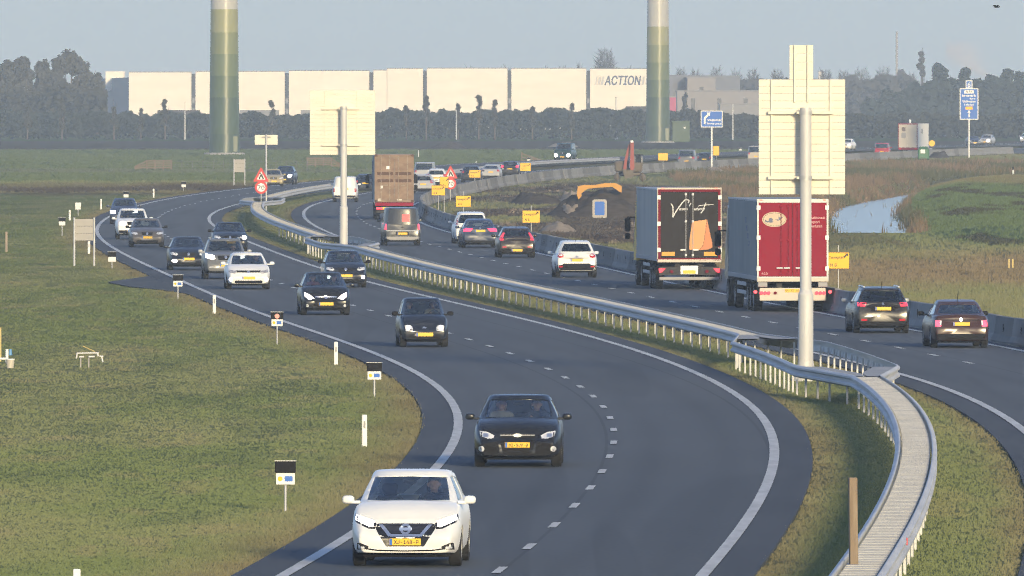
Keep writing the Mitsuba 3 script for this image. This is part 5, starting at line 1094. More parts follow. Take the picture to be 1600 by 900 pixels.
part(t, 'sticker', rp(R_(-.50, -.28, 3.15, 3.35, .02), .07), 'm_white', M=M); part(t, 'sticker', rp(R_(-.86, -.72, 1.95, 2.13, .02), .07), 'm_white', M=M); part(t, 'sticker', rp(R_(-1.02, -.80, 1.18, 1.32, .02), .08), 'm_cream', M=M); part(t, 'sticker', rp(R_(.18, .48, 1.20, 1.30, .02), .08), 'm_cream', M=M)
part(t, 'red_chassis', cbox(.3, 2.4, .22, (.10, 0, zf - .18), .02), 'm_lorry_red', M=M)
part(t, 'rear_bumper', cbox(.08, 2.3, .16, (.0, 0, .50), .02), 'm_chassis', M=M)
part(t, 'number_plate', cbox(.02, .52, .16, (-.05, .55, .72), .004), 'm_plate', M=M)
# --- the white one far off at the right
t, M, a = lorry('white_lorry', 'distant white lorry at right, between red van and round yellow sign', 1418.5, 244, RR, L=7.5, H=4.2, zf=1.1, side='m_white_plain', cab='p_white', tractor=False, axles=(-1.6, -6.2), turn=-.10)
W2, zf, H = 1.275, 1.1, 4.2
part(t, 'rear_frame', rp(Polygon([(-W2, zf - .3), (W2, zf - .3), (W2, H), (-W2, H)]).difference(Polygon([(-W2 + .10, zf), (W2 - .10, zf), (W2 - .10, H - .12), (-W2 + .10, H - .12)])), .05), 'm_frame_red', M=M)
for s in (-1, 1):
    x0, x1 = (.01, W2 - .105) if s > 0 else (-W2 + .105, -.01)
    part(t, 'rear_door', rp(R_(x0, x1, zf + .01, H - .13, .02), .035), 'm_cream', M=M)
    part(t, 'tail_light', cbox(.05, .3, .2, (-.05, -s * 1.0, zf - .15), .02), 'm_tail', M=M)
part(t, 'door_print', rp(R_(-.85, -.25, 2.3, 3.0, .04), .045), 'm_grey', M=M); part(t, 'door_print', rp(R_(-.8, -.3, 3.2, 3.7, .04), .045), 'm_print_brown', M=M)
part(t, 'lower_band', cbox(7.4, 2.57, .34, (3.75, 0, 1.02), .03), 'm_lorry_red', M=M)
part(t, 'top_band', cbox(.05, 2.5, .14, (-.07, 0, H - .08), .01), 'm_lorry_red', M=M)
part(t, 'side_window', cbox(1.2, .03, .6, (3.0, -1.28, 3.2), .02), 'm_grey', M=M)
part(t, 'roof_antenna', cyl((2.0, .1, H), (2.0, .1, H + .5), .14, n=10), 'm_white', M=M)
# ------------------------------------------------------------------ the far distance: warehouse, turbine towers, trees
mat('m_wall_white', mikit.proc(lambda p, n, uv: mix_((.80, .76, .68), (.88, .84, .76), f_(p.x * .15, p.z * .6, 0.0, 3))), .7)
mat('m_wall_grey', (.22, .225, .24), .7); mat('m_wall_pale', (.24, .235, .245), .7); mat('m_strip_dark', (.06, .065, .075), .4); mat('m_strip_pale', (.26, .26, .26), .5)
t = thing('warehouse', 'very long low white warehouse with dark window strips behind the trees', 'warehouse')
def wpt(px):
    return at(px, np.interp(px, [150, 1040], [3262, 3238]))
def wall_between(p0, p1, z0, z1, depth, bsdf, name, parent=t, proud=0.):
    """an upright slab from one ground point to another, its front face proud of the facade line"""
    u = (p1 - p0); L = np.hypot(u[0], u[1]); a = math.atan2(u[1], u[0])
    return part(parent, name, cbox(L - .1, depth, z1 - z0, (L / 2, depth / 2 - proud, (z0 + z1) / 2), .03), bsdf, M=frame(p0 * [1, 1, 0], a))
ztop = lambda px: zpix(np.interp(px, [200, 440, 600, 607, 750, 1040], [113.5, 111.5, 110, 107.5, 107, 108]), wpt(px)[1] + OY)
edgesW = [201, 299, 305, 445, 451, 577, 583, 605, 661, 667, 793, 799, 916, 922, 1036]
for a_, b_ in zip(edgesW[:-1], edgesW[1:]):
    strip_ = (b_ - a_) < 8 and a_ != 577 + 28
    p0, p1 = wpt(a_), wpt(b_); zt = float(ztop((a_ + b_) / 2))
    if strip_:
        k = wall_between(p0, p1, 0, zt - .4, .6, 'm_strip_dark', 'window_strip', proud=-.25)
        L_ = np.hypot(*(p1 - p0)[:2]); M = frame(p0 * [1, 1, 0], math.atan2((p1 - p0)[1], (p1 - p0)[0]))
        for zz in np.arange(1.2, zt - 2, 2.4): part(k, 'pane', cbox(L_ - .35, .06, 1.15, (L_ / 2, .22, zz + .6), .02), 'm_strip_pale' if int(zz) % 2 else 'm_strip_dark', M=M)
    else:
        wall_between(p0, p1, 0, zt, .8, 'm_wall_white', 'wall_panel', proud=.35 if a_ >= 605 else 0)
        wall_between(p0, p1, zt, zt + .18, .9, 'm_wall_grey', 'parapet_cap', proud=.38 if a_ >= 605 else .03)
pl, pr = wpt(201), wpt(1036)
back = [(pl[0] + .3, pl[1] + .9), (pr[0] - .3, pr[1] + .9), (pr[0] + 20, pr[1] + 140), (pl[0] - 3, pl[1] + 150)]
m_ = extrude(back, 12.6); part(t, 'roof', m_, 'm_wall_grey', M=np.eye(4))
pe0 = at(201, 3264); pe1 = at(153, 3560)
sidew = extrude([(pe0[0], pe0[1]), (pe0[0] + .5, pe0[1] + .5), (pe1[0] + 1, pe1[1]), (pe1[0], pe1[1])], float(zpix(122, 3400)))
part(t, 'end_wall', sidew, 'm_wall_grey')
rb = at(165, 3420); rb2 = at(194, 3420); part(t, 'roof_box', box2((rb[0], rb[1], 9), (rb2[0], rb2[1] + 10, float(zpix(111.5, 3420)))), 'm_wall_white')
a_ = math.atan2((pr - pl)[1], (pr - pl)[0]); p0 = wpt(930); sW = F / (p0[1] + OY)
tm = text_plate('ACTION', 14.0 / sW * .98, .25, True, .18, False); tm.vertices[:, 0] *= (58 / sW) / np.ptp(tm.vertices[:, 0]); zL0 = float(zpix(132.5, p0[1] + OY))
tm.apply_translation(((945 - 930) / sW, -.37, zL0)); part(t, 'lettering', tm, 'm_emblem_blue', M=frame(p0 * [1, 1, 0], a_))
bars = [extrude([(x, 0), (x + .28 + .12 * k, 0), (x + .28 + .12 * k + .35, 1.9), (x + .35, 1.9)], .25) for k, x in enumerate((0.0, .65, 1.35))]
bars += [extrude([(x, 0), (x + .5, 0), (x + .85, 1.9), (x + .35, 1.9)], .25) for x in (10.9, 11.8)]
bm = cat(*bars); v = np.array(bm.vertices); bm.vertices = np.c_[v[:, 0], -v[:, 2] - .36, v[:, 1] + zL0]; bm.invert(); part(t, 'lettering', bm, 'm_print_grey', M=frame(p0 * [1, 1, 0], a_))
for x0, x1 in ((246, 312), (374, 436), (470, 486), (978, 1012)):
    q0, q1 = at(x0, 3150), at(x1, 3150); tt = thing('parked_trailer', f'low dark red trailer parked in front of the white warehouse {"at its left end" if x0 == 246 else "right of the left tower" if x0 == 374 else "behind the left sign back" if x0 == 470 else "below the shop lettering"}', 'trailer')
    part(tt, 'box_body', box2((q0[0], q0[1], 1.1), (q1[0], q1[1] + 2.5, float(zpix(172 if x0 < 900 else 166, 3150)))), 'p_brown' if x0 in (246, 978) else 'm_wall_grey')
    part(tt, 'chassis', box2((q0[0] + .3, q0[1] + .3, .4), (q1[0] - .3, q1[1] + 2.2, 1.1)), 'm_chassis')
# turbine towers
def tower(px, dist, label):
    t = thing('turbine_tower', label, 'wind turbine', None); p = at(px, dist); M = frame(p)
    r = lambda z: 2.03 - .0105 * z
    zz = [0, 2.6, 7.5, 10.4, 13.3, 16.2, 19.3, 85]
    for k, (a, b) in enumerate(zip(zz[:-1], zz[1:])):
        part(t, 'ring_band', cyl((0, 0, a), (0, 0, b), r(a), r(b), 48), f'm_tower{k}', 30, M)
    part(t, 'base_plinth', cyl((0, 0, -.4), (0, 0, .12), 2.9, 2.7, 40), 'm_concrete', 30, M)
    part(t, 'door', cbox(.9, .08, 2.1, (1.2, -1.66, 1.3), .02), 'm_tower1', M=M @ frame((0, 0, 0), .1))
    nac = trimesh.creation.icosphere(3, 1.0); nac.vertices = nac.vertices * [2.2, 4.2, 2.2] + [0, 0, 86.5]
    part(t, 'nacelle', nac, 'm_tower6', True, M)
for k, c in enumerate([(.050, .078, .048), (.055, .085, .046), (.080, .112, .050), (.115, .145, .060), (.165, .185, .075), (.25, .255, .12), (.40, .40, .365)]): mat(f'm_tower{k}', c, .27, 0, .5, clearcoat=.5, clearcoat_gloss=.92)
tower(350.5, 1878, 'left wind turbine tower, green at its foot and fading to white')
tower(1028, 2347, 'right wind turbine tower, green at its foot and fading to white')
t = thing('transformer_cabin', 'dark green cabin at the foot of the right turbine tower', 'cabin'); p = at(1064, 2350); M = frame(p)
mat('m_cabin_green', (.05, .085, .045), .6)
part(t, 'walls', cbox(2.9, 2.9, 3.3, (0, 0, 1.65), .03), 'm_cabin_green', M=M); part(t, 'roof', cbox(3.1, 3.1, .25, (0, 0, 3.42), .04), 'm_cabin_green', M=M); part(t, 'door', cbox(1.0, .06, 2.1, (-.5, -1.47, 1.1), .02), 'm_cabin_green', M=M); part(t, 'white_plate', cbox(.3, .04, .3, (.6, -1.48, 2.4), .02), 'm_white', M=M)
# far buildings at the right of the tower
def block(name, label, px0, px1, py, dist, bsdf, depth=20, wins=0, roof=None):
    t = thing(name, label, 'building'); a, b = at(px0, dist), at(px1, dist); h = float(zpix(py, dist)); w_ = b[0] - a[0]; M = frame(a)
    part(t, 'walls', box2((0, 0, 0), (w_, depth, h)), bsdf, M=M); part(t, 'roof', cbox(w_ + .4, depth + .4, .3, (w_ / 2, depth / 2, h + .13), .05), roof or 'm_wall_grey', M=M)
    for k in range(wins): part(t, 'window', cbox(.9, .1, h * .45, (w_ * (k + .6) / (wins + .2), -.03, h * .6), .03), 'm_strip_dark', M=M)
block('pale_hall', 'long low pale grey hall right of the right turbine tower', 1058, 1190, 143, 3120, 'm_wall_pale', wins=3)
block('grey_hall', 'taller grey hall with sloping right edge behind the long pale hall', 1074, 1118, 122, 3260, 'm_wall_pale', wins=1)
block('low_shed', 'dark low shed in front of the right part of the pale hall', 1125, 1190, 163.5, 3000, 'm_wall_grey')
mat('m_magenta', (.40, .06, .14), .6)
block('magenta_box', 'small magenta hall directly right of the right turbine tower', 1040, 1062, 152, 3180, 'm_magenta')
block('white_house', 'small white gabled house showing between the far trees right of the near sign', 1366, 1378, 131, 3900, 'm_white_plain', 8)
block('white_chimney_house', 'tiny white block on the skyline just right of the near sign panel', 1279, 1287, 112, 4300, 'm_white_plain', 5)
# vegetation
def leafcol(base, P, r, var=.22):
    n = meshkit.fbm(P * .33, 3, 51)[:, None]
    return np.array(base) * (1 - var + 2 * var * n) * (0.88 + .24 * r.random((len(P), 1)))
dif('m_leaves', VC)
mat('m_bark', (.09, .075, .06), .9)
def quads(C, size, r, base, thin=1.0, axis=None, long=1.0, nrm=None):
    """one small leaf clump per centre"""
    n = len(C); a = r.normal(size=(n, 3))
    if nrm is not None:
        m = np.broadcast_to(nrm, (n, 3)) + .45 * r.normal(size=(n, 3)); m = m / np.linalg.norm(m, axis=1, keepdims=True); a = np.cross(a, m)
    a /= np.linalg.norm(a, axis=1, keepdims=True)
    if axis is not None: a = axis
    b = np.cross(a, r.normal(size=(n, 3)) if nrm is None else m); b /= np.linalg.norm(b, axis=1, keepdims=True) + 1e-9
    s = size * (.6 + .8 * r.random((n, 1)))
    a, b = a * s * long, b * s * thin
    V = np.stack([C - a - b * .6, C + a * .2 - b, C + a + b * .5, C - a * .1 + b], 1).reshape(-1, 3)
    i = np.arange(n) * 4; f = np.vstack([np.c_[i, i + 1, i + 2], np.c_[i, i + 2, i + 3]])
    return V, f, np.repeat(leafcol(base, C, r), 4, 0)
def tree(name, label, px, dist, top, wpx, base, trunk_h=.25, n=700, size=.5, kind='leafy', group=None, cat_='tree', seed=None, foot=0.):
    r = np.random.default_rng(abs(hash((round(px * 7), round(dist)))) % 2**31 if seed is None else seed)
    t = thing(name, label, cat_, group); p = at(px, dist); h = float(zpix(top, dist)); w_ = wpx / (F / dist) / 2
    z0 = h * trunk_h
    M = np.eye(4); M[:3, 3] = p
    br = [cyl((0, 0, -.3), (0, 0, z0 + .2), max(.10, h * .020), max(.08, h * .014), 8)]
    tips = []
    nb = 7 if kind != 'sapling' else 4
    for k in range(nb):
        a = k * 2.4 + r.random(); e = r.uniform(.5, .95); q = np.array([math.cos(a) * w_ * e * .7, math.sin(a) * w_ * e * .7, z0 + (h - z0) * r.uniform(.45, .9)])
        br.append(cyl((0, 0, z0 * r.uniform(.7, 1)), q, h * .011, h * .003, 6)); tips.append(q)
    br.append(cyl((0, 0, z0), (r.normal(0, .05), 0, h * .95), h * .013, h * .003, 7))
    part(t, 'trunk', cat(*br), 'm_bark', 40, M)
    if kind == 'bare':
        tw = []
        k = n; a = r.random(k) * 2 * np.pi; el = np.arccos(r.uniform(-.1, .97, k)); rad = r.uniform(.35, 1, k) ** .6
        d = np.c_[np.cos(a) * np.sin(el), np.sin(a) * np.sin(el), np.cos(el)]
        C = d * rad[:, None] * [w_, w_, h - z0] + [0, 0, z0]
        V, f, c = quads(C, size, r, base, .10, d + r.normal(0, .25, d.shape), 1.3)
    else:
        ncl = {'leafy': 46, 'sapling': 15, 'poplar': 12, 'dark': 14}[kind]
        cl = []
        for k in range(ncl):
            u = r.random(); zc = z0 + (h - z0) * (.08 + .84 * u)
            prof = {'leafy': math.sin(math.pi * min(1, .12 + .8 * u)) ** .6, 'sapling': (1 - u * .75), 'poplar': math.sin(math.pi * min(1, .15 + .8 * u)) ** .8, 'dark': (1 - .55 * u)}[kind]
            a = r.random() * 6.28; rr = w_ * prof * r.uniform(.1, .75)
            cl.append((math.cos(a) * rr, math.sin(a) * rr, zc, w_ * r.uniform(.28, .5) * (.75 if kind == 'leafy' else .75 if kind == 'sapling' else .8)))
        cl = np.array(cl); idx = r.integers(0, ncl, n)
        d = r.normal(size=(n, 3)); d /= np.linalg.norm(d, axis=1, keepdims=True)
        C = cl[idx, :3] + d * cl[idx, 3:] * (r.random((n, 1)) ** .45) * [1, 1, 1.15]
        C[:, 2] = np.clip(C[:, 2], z0 * .6, h)
        V, f, c = quads(C, size, r, base, nrm=d * .8 + [0, -.35, .3])
    part(t, 'crown', (V, f), 'm_leaves', color=c, M=M)
    return t
BRN, GRN, DGR, TWG = (.058, .057, .045), (.040, .050, .028), (.022, .031, .026), (.07, .06, .052)
for i, (px, top, w_) in enumerate([(8, 92, 50), (34, 88, 52), (66, 92, 46), (90, 86, 50), (112, 77, 62), (136, 90, 48), (152, 112, 30)]):
    tree('broad_tree', ['broad tree cut by the left edge of the photo', 'second broad tree from the left edge', 'third broad tree from the left edge', 'fourth broad tree from the left edge', 'tallest broad tree of the left clump', 'broad tree just right of the tallest of the left clump', 'small tree at the right end of the left clump'][i], px, 2700 + 12 * i, top, w_, BRN, .12, 4200, .36, 'leafy', None, seed=100 + i)
for i, (px, top, w_) in enumerate([(43, 158, 18), (97, 152, 20), (178, 152, 16), (220, 166, 10), (258, 152, 22), (425, 157, 22), (504, 160, 14), (578, 150, 12), (635, 163, 14), (666, 144, 17), (748, 146, 19), (773, 155, 15), (716, 158, 12), (832, 162, 14), (893, 158, 14), (1070, 128, 20)]):
    tree('young_tree', f'slim young tree in front of the far hedge, number {i + 1} from the left' if False else ['at the far left edge', 'left of the tallest broad tree foot', 'at the grey end wall of the warehouse', 'small one left of the first window strip', 'below the first window strip', 'right of the left turbine tower', 'hidden behind the left sign back', 'just right of the left sign back', 'small one left of the dark tall one', 'dark and tall below the fourth window strip', 'tallest right of the middle window strip', 'right neighbour of the tallest', 'left neighbour of the tallest', 'small one below the long white panel', 'below the fifth wide panel', 'right of the right turbine tower'][i], px, 2490 if i < 15 else 2900, top, w_, (.036, .036, .026), .22, 420, .28, 'sapling', seed=200 + i)
for k in [k for k in labels if k.startswith('young_tree') and 'label' in labels[k]]: labels[k]['label'] = 'slim young tree before the far hedge, ' + labels[k]['label']
tree('bare_tree', 'bare fan shaped tree rising above the warehouse roof left of the right tower', 945, 3500, 72, 44, TWG, .42, 1500, .62, 'bare', seed=300)
tree('poplar', 'tall narrow poplar on the right skyline', 1441, 3500, 68, 18, (.055, .055, .05), .12, 1100, .5, 'poplar', seed=301)
lab_r = ['bare tree at the left end of the right skyline', 'bare tree above the pale hall', 'wide bare tree above the grey hall', 'bare tree right of the grey hall', 'bare tree beside the left edge of the near sign', 'bare tree left of the narrow top panel', 'bare tree right of the narrow top panel', 'bare tree right of the tiny white block', 'wide bare tree left of the thin mast', 'bare tree at the foot of the thin mast', 'round tree between mast and poplar', 'bare tree right of the poplar']
for i, (px, top, w_) in enumerate([(1064, 103, 28), (1086, 105, 30), (1120, 101, 36), (1150, 108, 34), (1176, 104, 30), (1215, 105, 34), (1290, 104, 30), (1318, 107, 34), (1346, 104, 40), (1380, 101, 36), (1408, 106, 28), (1425, 112, 20)]):
    tree('skyline_tree', lab_r[i], px, 3900 + 25 * i, top, w_, TWG, .18, 1300, .75, 'bare' if i != 10 else 'leafy', seed=320 + i)
lab_d = ['left end of the dark wood', 'second', 'dark bump right of the poplar', 'fourth', 'pointed dark tree left of the tall blue sign', 'behind the tall blue sign', 'right of the tall blue sign', 'highest dark tree near the right edge', 'at the right edge', 'cut by the right edge', 'low one below the small white house']
for i, (px, top, w_) in enumerate([(1392, 137, 46), (1428, 126, 44), (1466, 100, 40), (1484, 112, 30), (1507, 103, 26), (1526, 118, 40), (1552, 112, 36), (1574, 107, 36), (1592, 110, 34), (1612, 108, 36), (1362, 150, 30)]):
    tree('dark_tree', ('dark tree of the right wood, ' + lab_d[i]) if len(lab_d[i].split()) > 1 else f'dark tree of the right wood, {lab_d[i]} from its left end', px, 3050 + 9 * i, top, w_, DGR, .06, 1900, .75, 'dark', seed=340 + i)
for i, (px, top) in enumerate([(700, 101), (735, 99), (790, 96), (855, 100), (880, 97), (906, 96), (985, 100), (1000, 103)]):
    tree('roofline_tree', ['leftmost low treetop over the warehouse roof', 'second low treetop over the warehouse roof', 'third and widest low treetop over the warehouse roof', 'fourth low treetop over the warehouse roof', 'fifth low treetop over the warehouse roof', 'low treetop just left of the bare fan shaped tree', 'low treetop just right of the bare fan shaped tree', 'low treetop beside the right turbine tower'][i], px, 3700, top, 30 if i == 2 else 20, TWG, .2, 500, .7, 'bare', seed=360 + i)
# the dense hedge in front of the warehouse, and the undergrowth of the right wood
r = np.random.default_rng(77)
def mass(name, label, n, pxr, dist, depth, topfn, base, size, seed):
    r = np.random.default_rng(seed)
    px = r.uniform(*pxr, n); dd = dist + depth * r.random(n); tz = np.maximum(.6, zpix(topfn(px), dd)) * (0.86 + .20 * meshkit.fbm(np.stack([px * .12, dd * .02, 0 * px], -1), 3, seed))
    z = tz * np.sqrt(r.random(n)); C = np.c_[(px - 800) / F * dd, dd - OY, z]
    V, f, c = quads(C, size, r, base, nrm=(0, -.8, .55))
    k = struct(name, (V, f), 'm_leaves', kind='stuff', color=c); labels[k].update(label=label, category='hedge')
def top_hedge(px):
    n = meshkit.fbm(np.stack([px * .055, 0 * px, 0 * px], -1), 4, 9)
    return np.interp(px, [-60, 120, 400, 700, 1050, 1200, 1660], [172, 176, 178, 173, 170, 180, 176]) - 12 * (n - .5)
mass('hedge', 'long dense dark hedge and shrubs in front of the white warehouse', 34000, (-60, 1060), 2500, 14, top_hedge, (.030, .038, .032), .28, 61)
mass('hedge', 'dense dark undergrowth along the right part of the horizon', 16000, (1040, 1660), 2560, 60, lambda px: top_hedge(px) + 2, (.027, .030, .022), .42, 62)
mass('hedge', 'dark mass of the wood behind the tall blue sign', 12000, (1350, 1660), 3020, 40, lambda px: np.interp(px, [1350, 1400, 1460, 1660], [165, 148, 128, 124]) - 8 * (meshkit.fbm(np.stack([px * .06, 0 * px, 0 * px], -1), 3, 4) - .5), DGR, .8, 63)
mass('hedge', 'hazy row of bushes behind the pale halls', 7000, (1045, 1420), 3650, 60, lambda px: np.interp(px, [1045, 1200, 1420], [128, 126, 122]) - 12 * (meshkit.fbm(np.stack([px * .06, 0 * px, 0 * px], -1), 3, 6) - .5), (.05, .048, .042), .9, 64)
mass('hedge', 'dark bushes under the broad trees at the left edge', 6000, (-60, 165), 2660, 60, lambda px: 125 + 25 * meshkit.fbm(np.stack([px * .05, 0 * px, 0 * px], -1), 3, 7), (.04, .04, .03), .5, 65)
# poles and the mast
def slim_pole(px, dist, y0, r, label, m='m_white_plain', cat_='pole'):
    t = thing('slim_pole', label, cat_); h = float(zpix(y0, dist)); part(t, 'pole', cyl((0, 0, -.2), (0, 0, h), r, r * .7, 10), m, 40, frame(at(px, dist))); part(t, 'cap', cyl((0, 0, h), (0, 0, h + .12), r * .9, n=10), 'm_grey', 40, frame(at(px, dist)))
slim_pole(963, 2520, 153, .26, 'white pole left of the right turbine tower'); slim_pole(289, 2480, 160, .11, 'thin pale pole left of the left turbine tower'); slim_pole(713, 2480, 172, .11, 'thin pale pole before the hedge right of the sign back'); slim_pole(1145, 2480, 163, .11, 'thin pale pole right of the small blue sign')
slim_pole(1401, 5200, 50, .5, 'very thin tall dark mast on the right skyline', 'm_grey', 'mast')

# a faint plume of steam far behind the right wood, beyond the hazy air
g = np.zeros((16, 24, 40), np.float32); zz, yy, xx = np.meshgrid(np.linspace(0, 1, 16), np.linspace(-1, 1, 24), np.linspace(0, 1, 40), indexing='ij')
cen = .92 - .9 * zz ** .55 * 1.0; wdt = .06 + .30 * zz
nz_ = meshkit.fbm(np.stack([xx * 7, yy * 2, zz * 5], -1), 4, 3)
g = (np.exp(-((xx - np.clip(cen, .1, 1)) / wdt) ** 2 - (yy / .6) ** 2) * np.clip(1.8 * nz_ - .5, 0, 1) * np.clip((1 - zz) / .25, 0, 1)).astype(np.float32)
scene['steam_medium'] = {'type': 'heterogeneous', 'albedo': {'type': 'rgb', 'value': [.97, .97, .97]}, 'scale': .5, 'sigma_t': {'type': 'gridvolume', 'grid': mi.VolumeGrid(g[..., None]), 'to_world': T().translate([(1478 - 800) / F * 6600, 6600 - OY - 8, float(zpix(125, 6600))]).scale([90 / F * 6600, 16, float(zpix(60, 6600) - zpix(125, 6600))])}}
p = at(1523, 6600)
scene['steam_plume'] = {'type': 'cube', 'to_world': T().translate([p[0], p[1], float(zpix(92.5, 6600))]).scale([45 / F * 6600, 8, float(zpix(60, 6600) - zpix(125, 6600)) / 2]), 'bsdf': {'type': 'null'}, 'interior': {'type': 'ref', 'id': 'steam_medium'}}
labels['steam_plume'] = {'kind': 'stuff', 'label': 'faint white plume of steam over the right wood', 'category': 'steam'}
# ------------------------------------------------------------------ the roadworks beyond the barrier
def heap(name, label, px, base, wpx, hpx, bsdf, depth=None, seed=1, cat_='heap'):
    p = gp(px, base); dist = p[1] + OY; s = F / dist; w_, h = wpx / s / 2, hpx / s; dp = depth or w_ * 1.2
    r = np.random.default_rng(seed)
    a = np.linspace(0, 2 * np.pi, 56, endpoint=False); rr = np.linspace(0, 1, 16)
    A, Rr = np.meshgrid(a, rr); X, Y = np.cos(A) * Rr * w_, np.sin(A) * Rr * dp
    n = meshkit.fbm(np.stack([X / w_ * 2.2 + seed, Y / dp * 2.2, 0 * X], -1), 4, seed); n2 = meshkit.fbm(np.stack([X * 4, Y * 4, 0 * X + seed], -1), 3, seed + 1)
    Z = h * np.clip(np.minimum((1 - Rr) * 1.7, .80) * (.45 + 1.0 * n) * 1.1 + .22 * (n2 - .5) * np.minimum(1, (1 - Rr) * 3), 0, 1.15) - .05 * Rr
    V = np.stack([X, Y, Z], -1).reshape(-1, 3); m = len(a); i, j = np.meshgrid(np.arange(15), np.arange(m), indexing='ij'); k = (j + 1) % m
    q = np.stack([i * m + j, i * m + k, (i + 1) * m + k, (i + 1) * m + j], -1).reshape(-1, 4)
    t = thing(name, label, cat_); M = frame(p + np.array([0, dp * .5, 0]))
    scene[t] = mikit.ply(trimesh.Trimesh(V, np.vstack([q[:, [0, 2, 1]], q[:, [0, 3, 2]]]), process=False), bsdf, True, to_world=T(M))
dif('m_sand', mikit.proc(lambda p, n, uv: mix_((.24, .195, .145), (.38, .32, .25), f_(p.x * 2, p.y * 2, p.z * 6, 4))))
dif('m_earth', mikit.proc(lambda p, n, uv: mix_((.055, .048, .042), (.115, .098, .082), f_(p.x * 2, p.y * 2, p.z * 5, 4))))
heap('earth_heap', 'big dark earth heap round the blue panel with pale frame', 944, 338, 190, 41, 'm_earth', 7, 3)
heap('earth_heap', 'dark low earth heap left of the sand heaps beyond the barrier', 838, 318, 90, 16, 'm_earth', 6, 4)
heap('earth_heap', 'small dark earth heap by the green container at the far right', 1468, 246, 34, 9, 'm_earth', 5, 5)
heap('sand_heap', 'pale sand heap nearest to the concrete barrier, right of the yellow sign', 872, 361, 60, 14, 'm_sand', 4, 6)
heap('sand_heap', 'pale sand heap in front of the big dark earth heap', 893, 338, 48, 20, 'm_sand', 4, 7)
heap('sand_heap', 'grey sand heap left of the yellow digger arm', 893, 316, 44, 17, 'm_sand', 4, 8)
heap('sand_heap', 'sand heap at the foot of the small blue sign', 1118, 273, 40, 11, 'm_sand', 5, 9)
heap('sand_heap', 'far pale sand heap behind the dark green van', 880, 229, 48, 6, 'm_sand', 9, 10)
heap('earth_heap', 'far brown earth heap in the ploughed strip above the silver estate', 700, 231, 60, 9, 'm_earth', 12, 11)
# blue panel in a pale frame
p = gp(937, 341); s = F / (p[1] + OY); t = thing('framed_blue_panel', 'blue panel in a rounded pale frame standing on the dark earth heap', 'panel'); M = frame(p)
part(t, 'frame', plate(rrect(.92, 1.18, .14, 0, .60).difference(rrect(.62, .86, .08, 0, .62)), .22), 'm_grey_board', M=M); part(t, 'panel', moved(plate(rrect(.64, .88, .08, 0, .62), .12), (0, .05, 0)), 'm_blue', M=M); part(t, 'rib', moved(plate(rrect(.05, .8, .01, -.1, .62), .02), (0, .035, 0)), 'm_blue', M=M)
# yellow digger arm bent over the heap
mat('m_digger_yellow', (.48, .23, .03), .5); mat('m_digger_red', (.24, .035, .028), .5); mat('m_mud', (.13, .11, .085), .9)
p = at(938, 900); p[2] = 0; s = F / 900; M = frame(p); Zq = lambda py: float(zpix(py, 900)); Xq = lambda px: (px - 938) / s
top = [(903, 291), (912, 289), (930, 289), (945, 286), (962, 286), (972, 291)]; bot = [(971, 301), (967, 299), (957, 292), (938, 293), (918, 295), (907, 303)]
arm = Polygon([(Xq(a), Zq(b)) for a, b in top + bot])
t = thing('yellow_digger_arm', 'yellow bent digger arm showing above the big dark earth heap', 'excavator')
part(t, 'boom', plate(arm, .45), 'm_digger_yellow', M=M); part(t, 'cylinder', cyl((Xq(915), .2, Zq(294)), (Xq(955), .2, Zq(287)), .07, n=10), 'm_galv', 40, M)
part(t, 'bucket', plate(Polygon([(Xq(903), Zq(291)), (Xq(908), Zq(291)), (Xq(909), Zq(306)), (Xq(904), Zq(312)), (Xq(901), Zq(304))]), .7), 'm_digger_yellow', M=M)
part(t, 'housing', cbox(1.6, 2.0, .7, (.6, 3.6, .5), .1), 'm_digger_yellow', M=M); part(t, 'track', cbox(2.6, .5, .6, (.4, 2.9, .25), .2), 'm_chassis', M=M); part(t, 'track', cbox(2.6, .5, .6, (.4, 4.4, .25), .2), 'm_chassis', M=M)
# the red excavator
D_ = 1262.0; p = at(984, D_); s = F / D_; M = frame(p); X_ = lambda px: (px - 984) / s; Z_ = lambda py: float(zpix(py, D_))
t = thing('red_excavator', 'excavator with upright red boom and dark cab working behind the concrete barrier', 'excavator')
part(t, 'boom', moved(plate(Polygon([(X_(973), Z_(268)), (X_(978), Z_(270)), (X_(980), Z_(250)), (X_(987), Z_(226)), (X_(985), Z_(220)), (X_(981), Z_(229)), (X_(976), Z_(248))]), .45), (0, -.9, 0)), 'm_digger_red', M=M)
part(t, 'stick', moved(plate(Polygon([(X_(985), Z_(221)), (X_(990), Z_(222)), (X_(991), Z_(262)), (X_(987), Z_(270)), (X_(984), Z_(262))]), .35), (0, -1.5, 0)), 'm_digger_red', M=M)
part(t, 'bucket', moved(plate(Polygon([(X_(972), Z_(264)), (X_(990), Z_(266)), (X_(989), Z_(277)), (X_(976), Z_(279))]), .9), (0, -2.2, 0)), 'm_mud', M=M)
ck = part(t, 'cab', cbox(X_(1004) - X_(991), 1.5, Z_(243) - Z_(263), ((X_(1004) + X_(991)) / 2, .4, (Z_(243) + Z_(263)) / 2), .12), 'm_grey', M=M)
part(ck, 'window', cbox(X_(1002) - X_(993), .03, .62, ((X_(1002) + X_(993)) / 2, -.36, Z_(249)), .05), 'm_glass_dark', M=M)
part(t, 'housing', cbox(2.5, 2.6, 1.0, (-.1, .9, 1.35), .15), 'm_mud', M=M); part(t, 'counterweight', cbox(2.3, .7, .9, (0, 2.2, 1.35), .2), 'm_digger_red', M=M)
for x in (-1.15, 1.15): part(t, 'track', cat(cbox(.55, 3.4, .8, (x, .5, .42), .3)), 'm_mud', M=M)
part(t, 'arm_lamp', cbox(.25, .1, .2, (X_(987), -1.6, Z_(221)), .02), 'm_white', M=M)
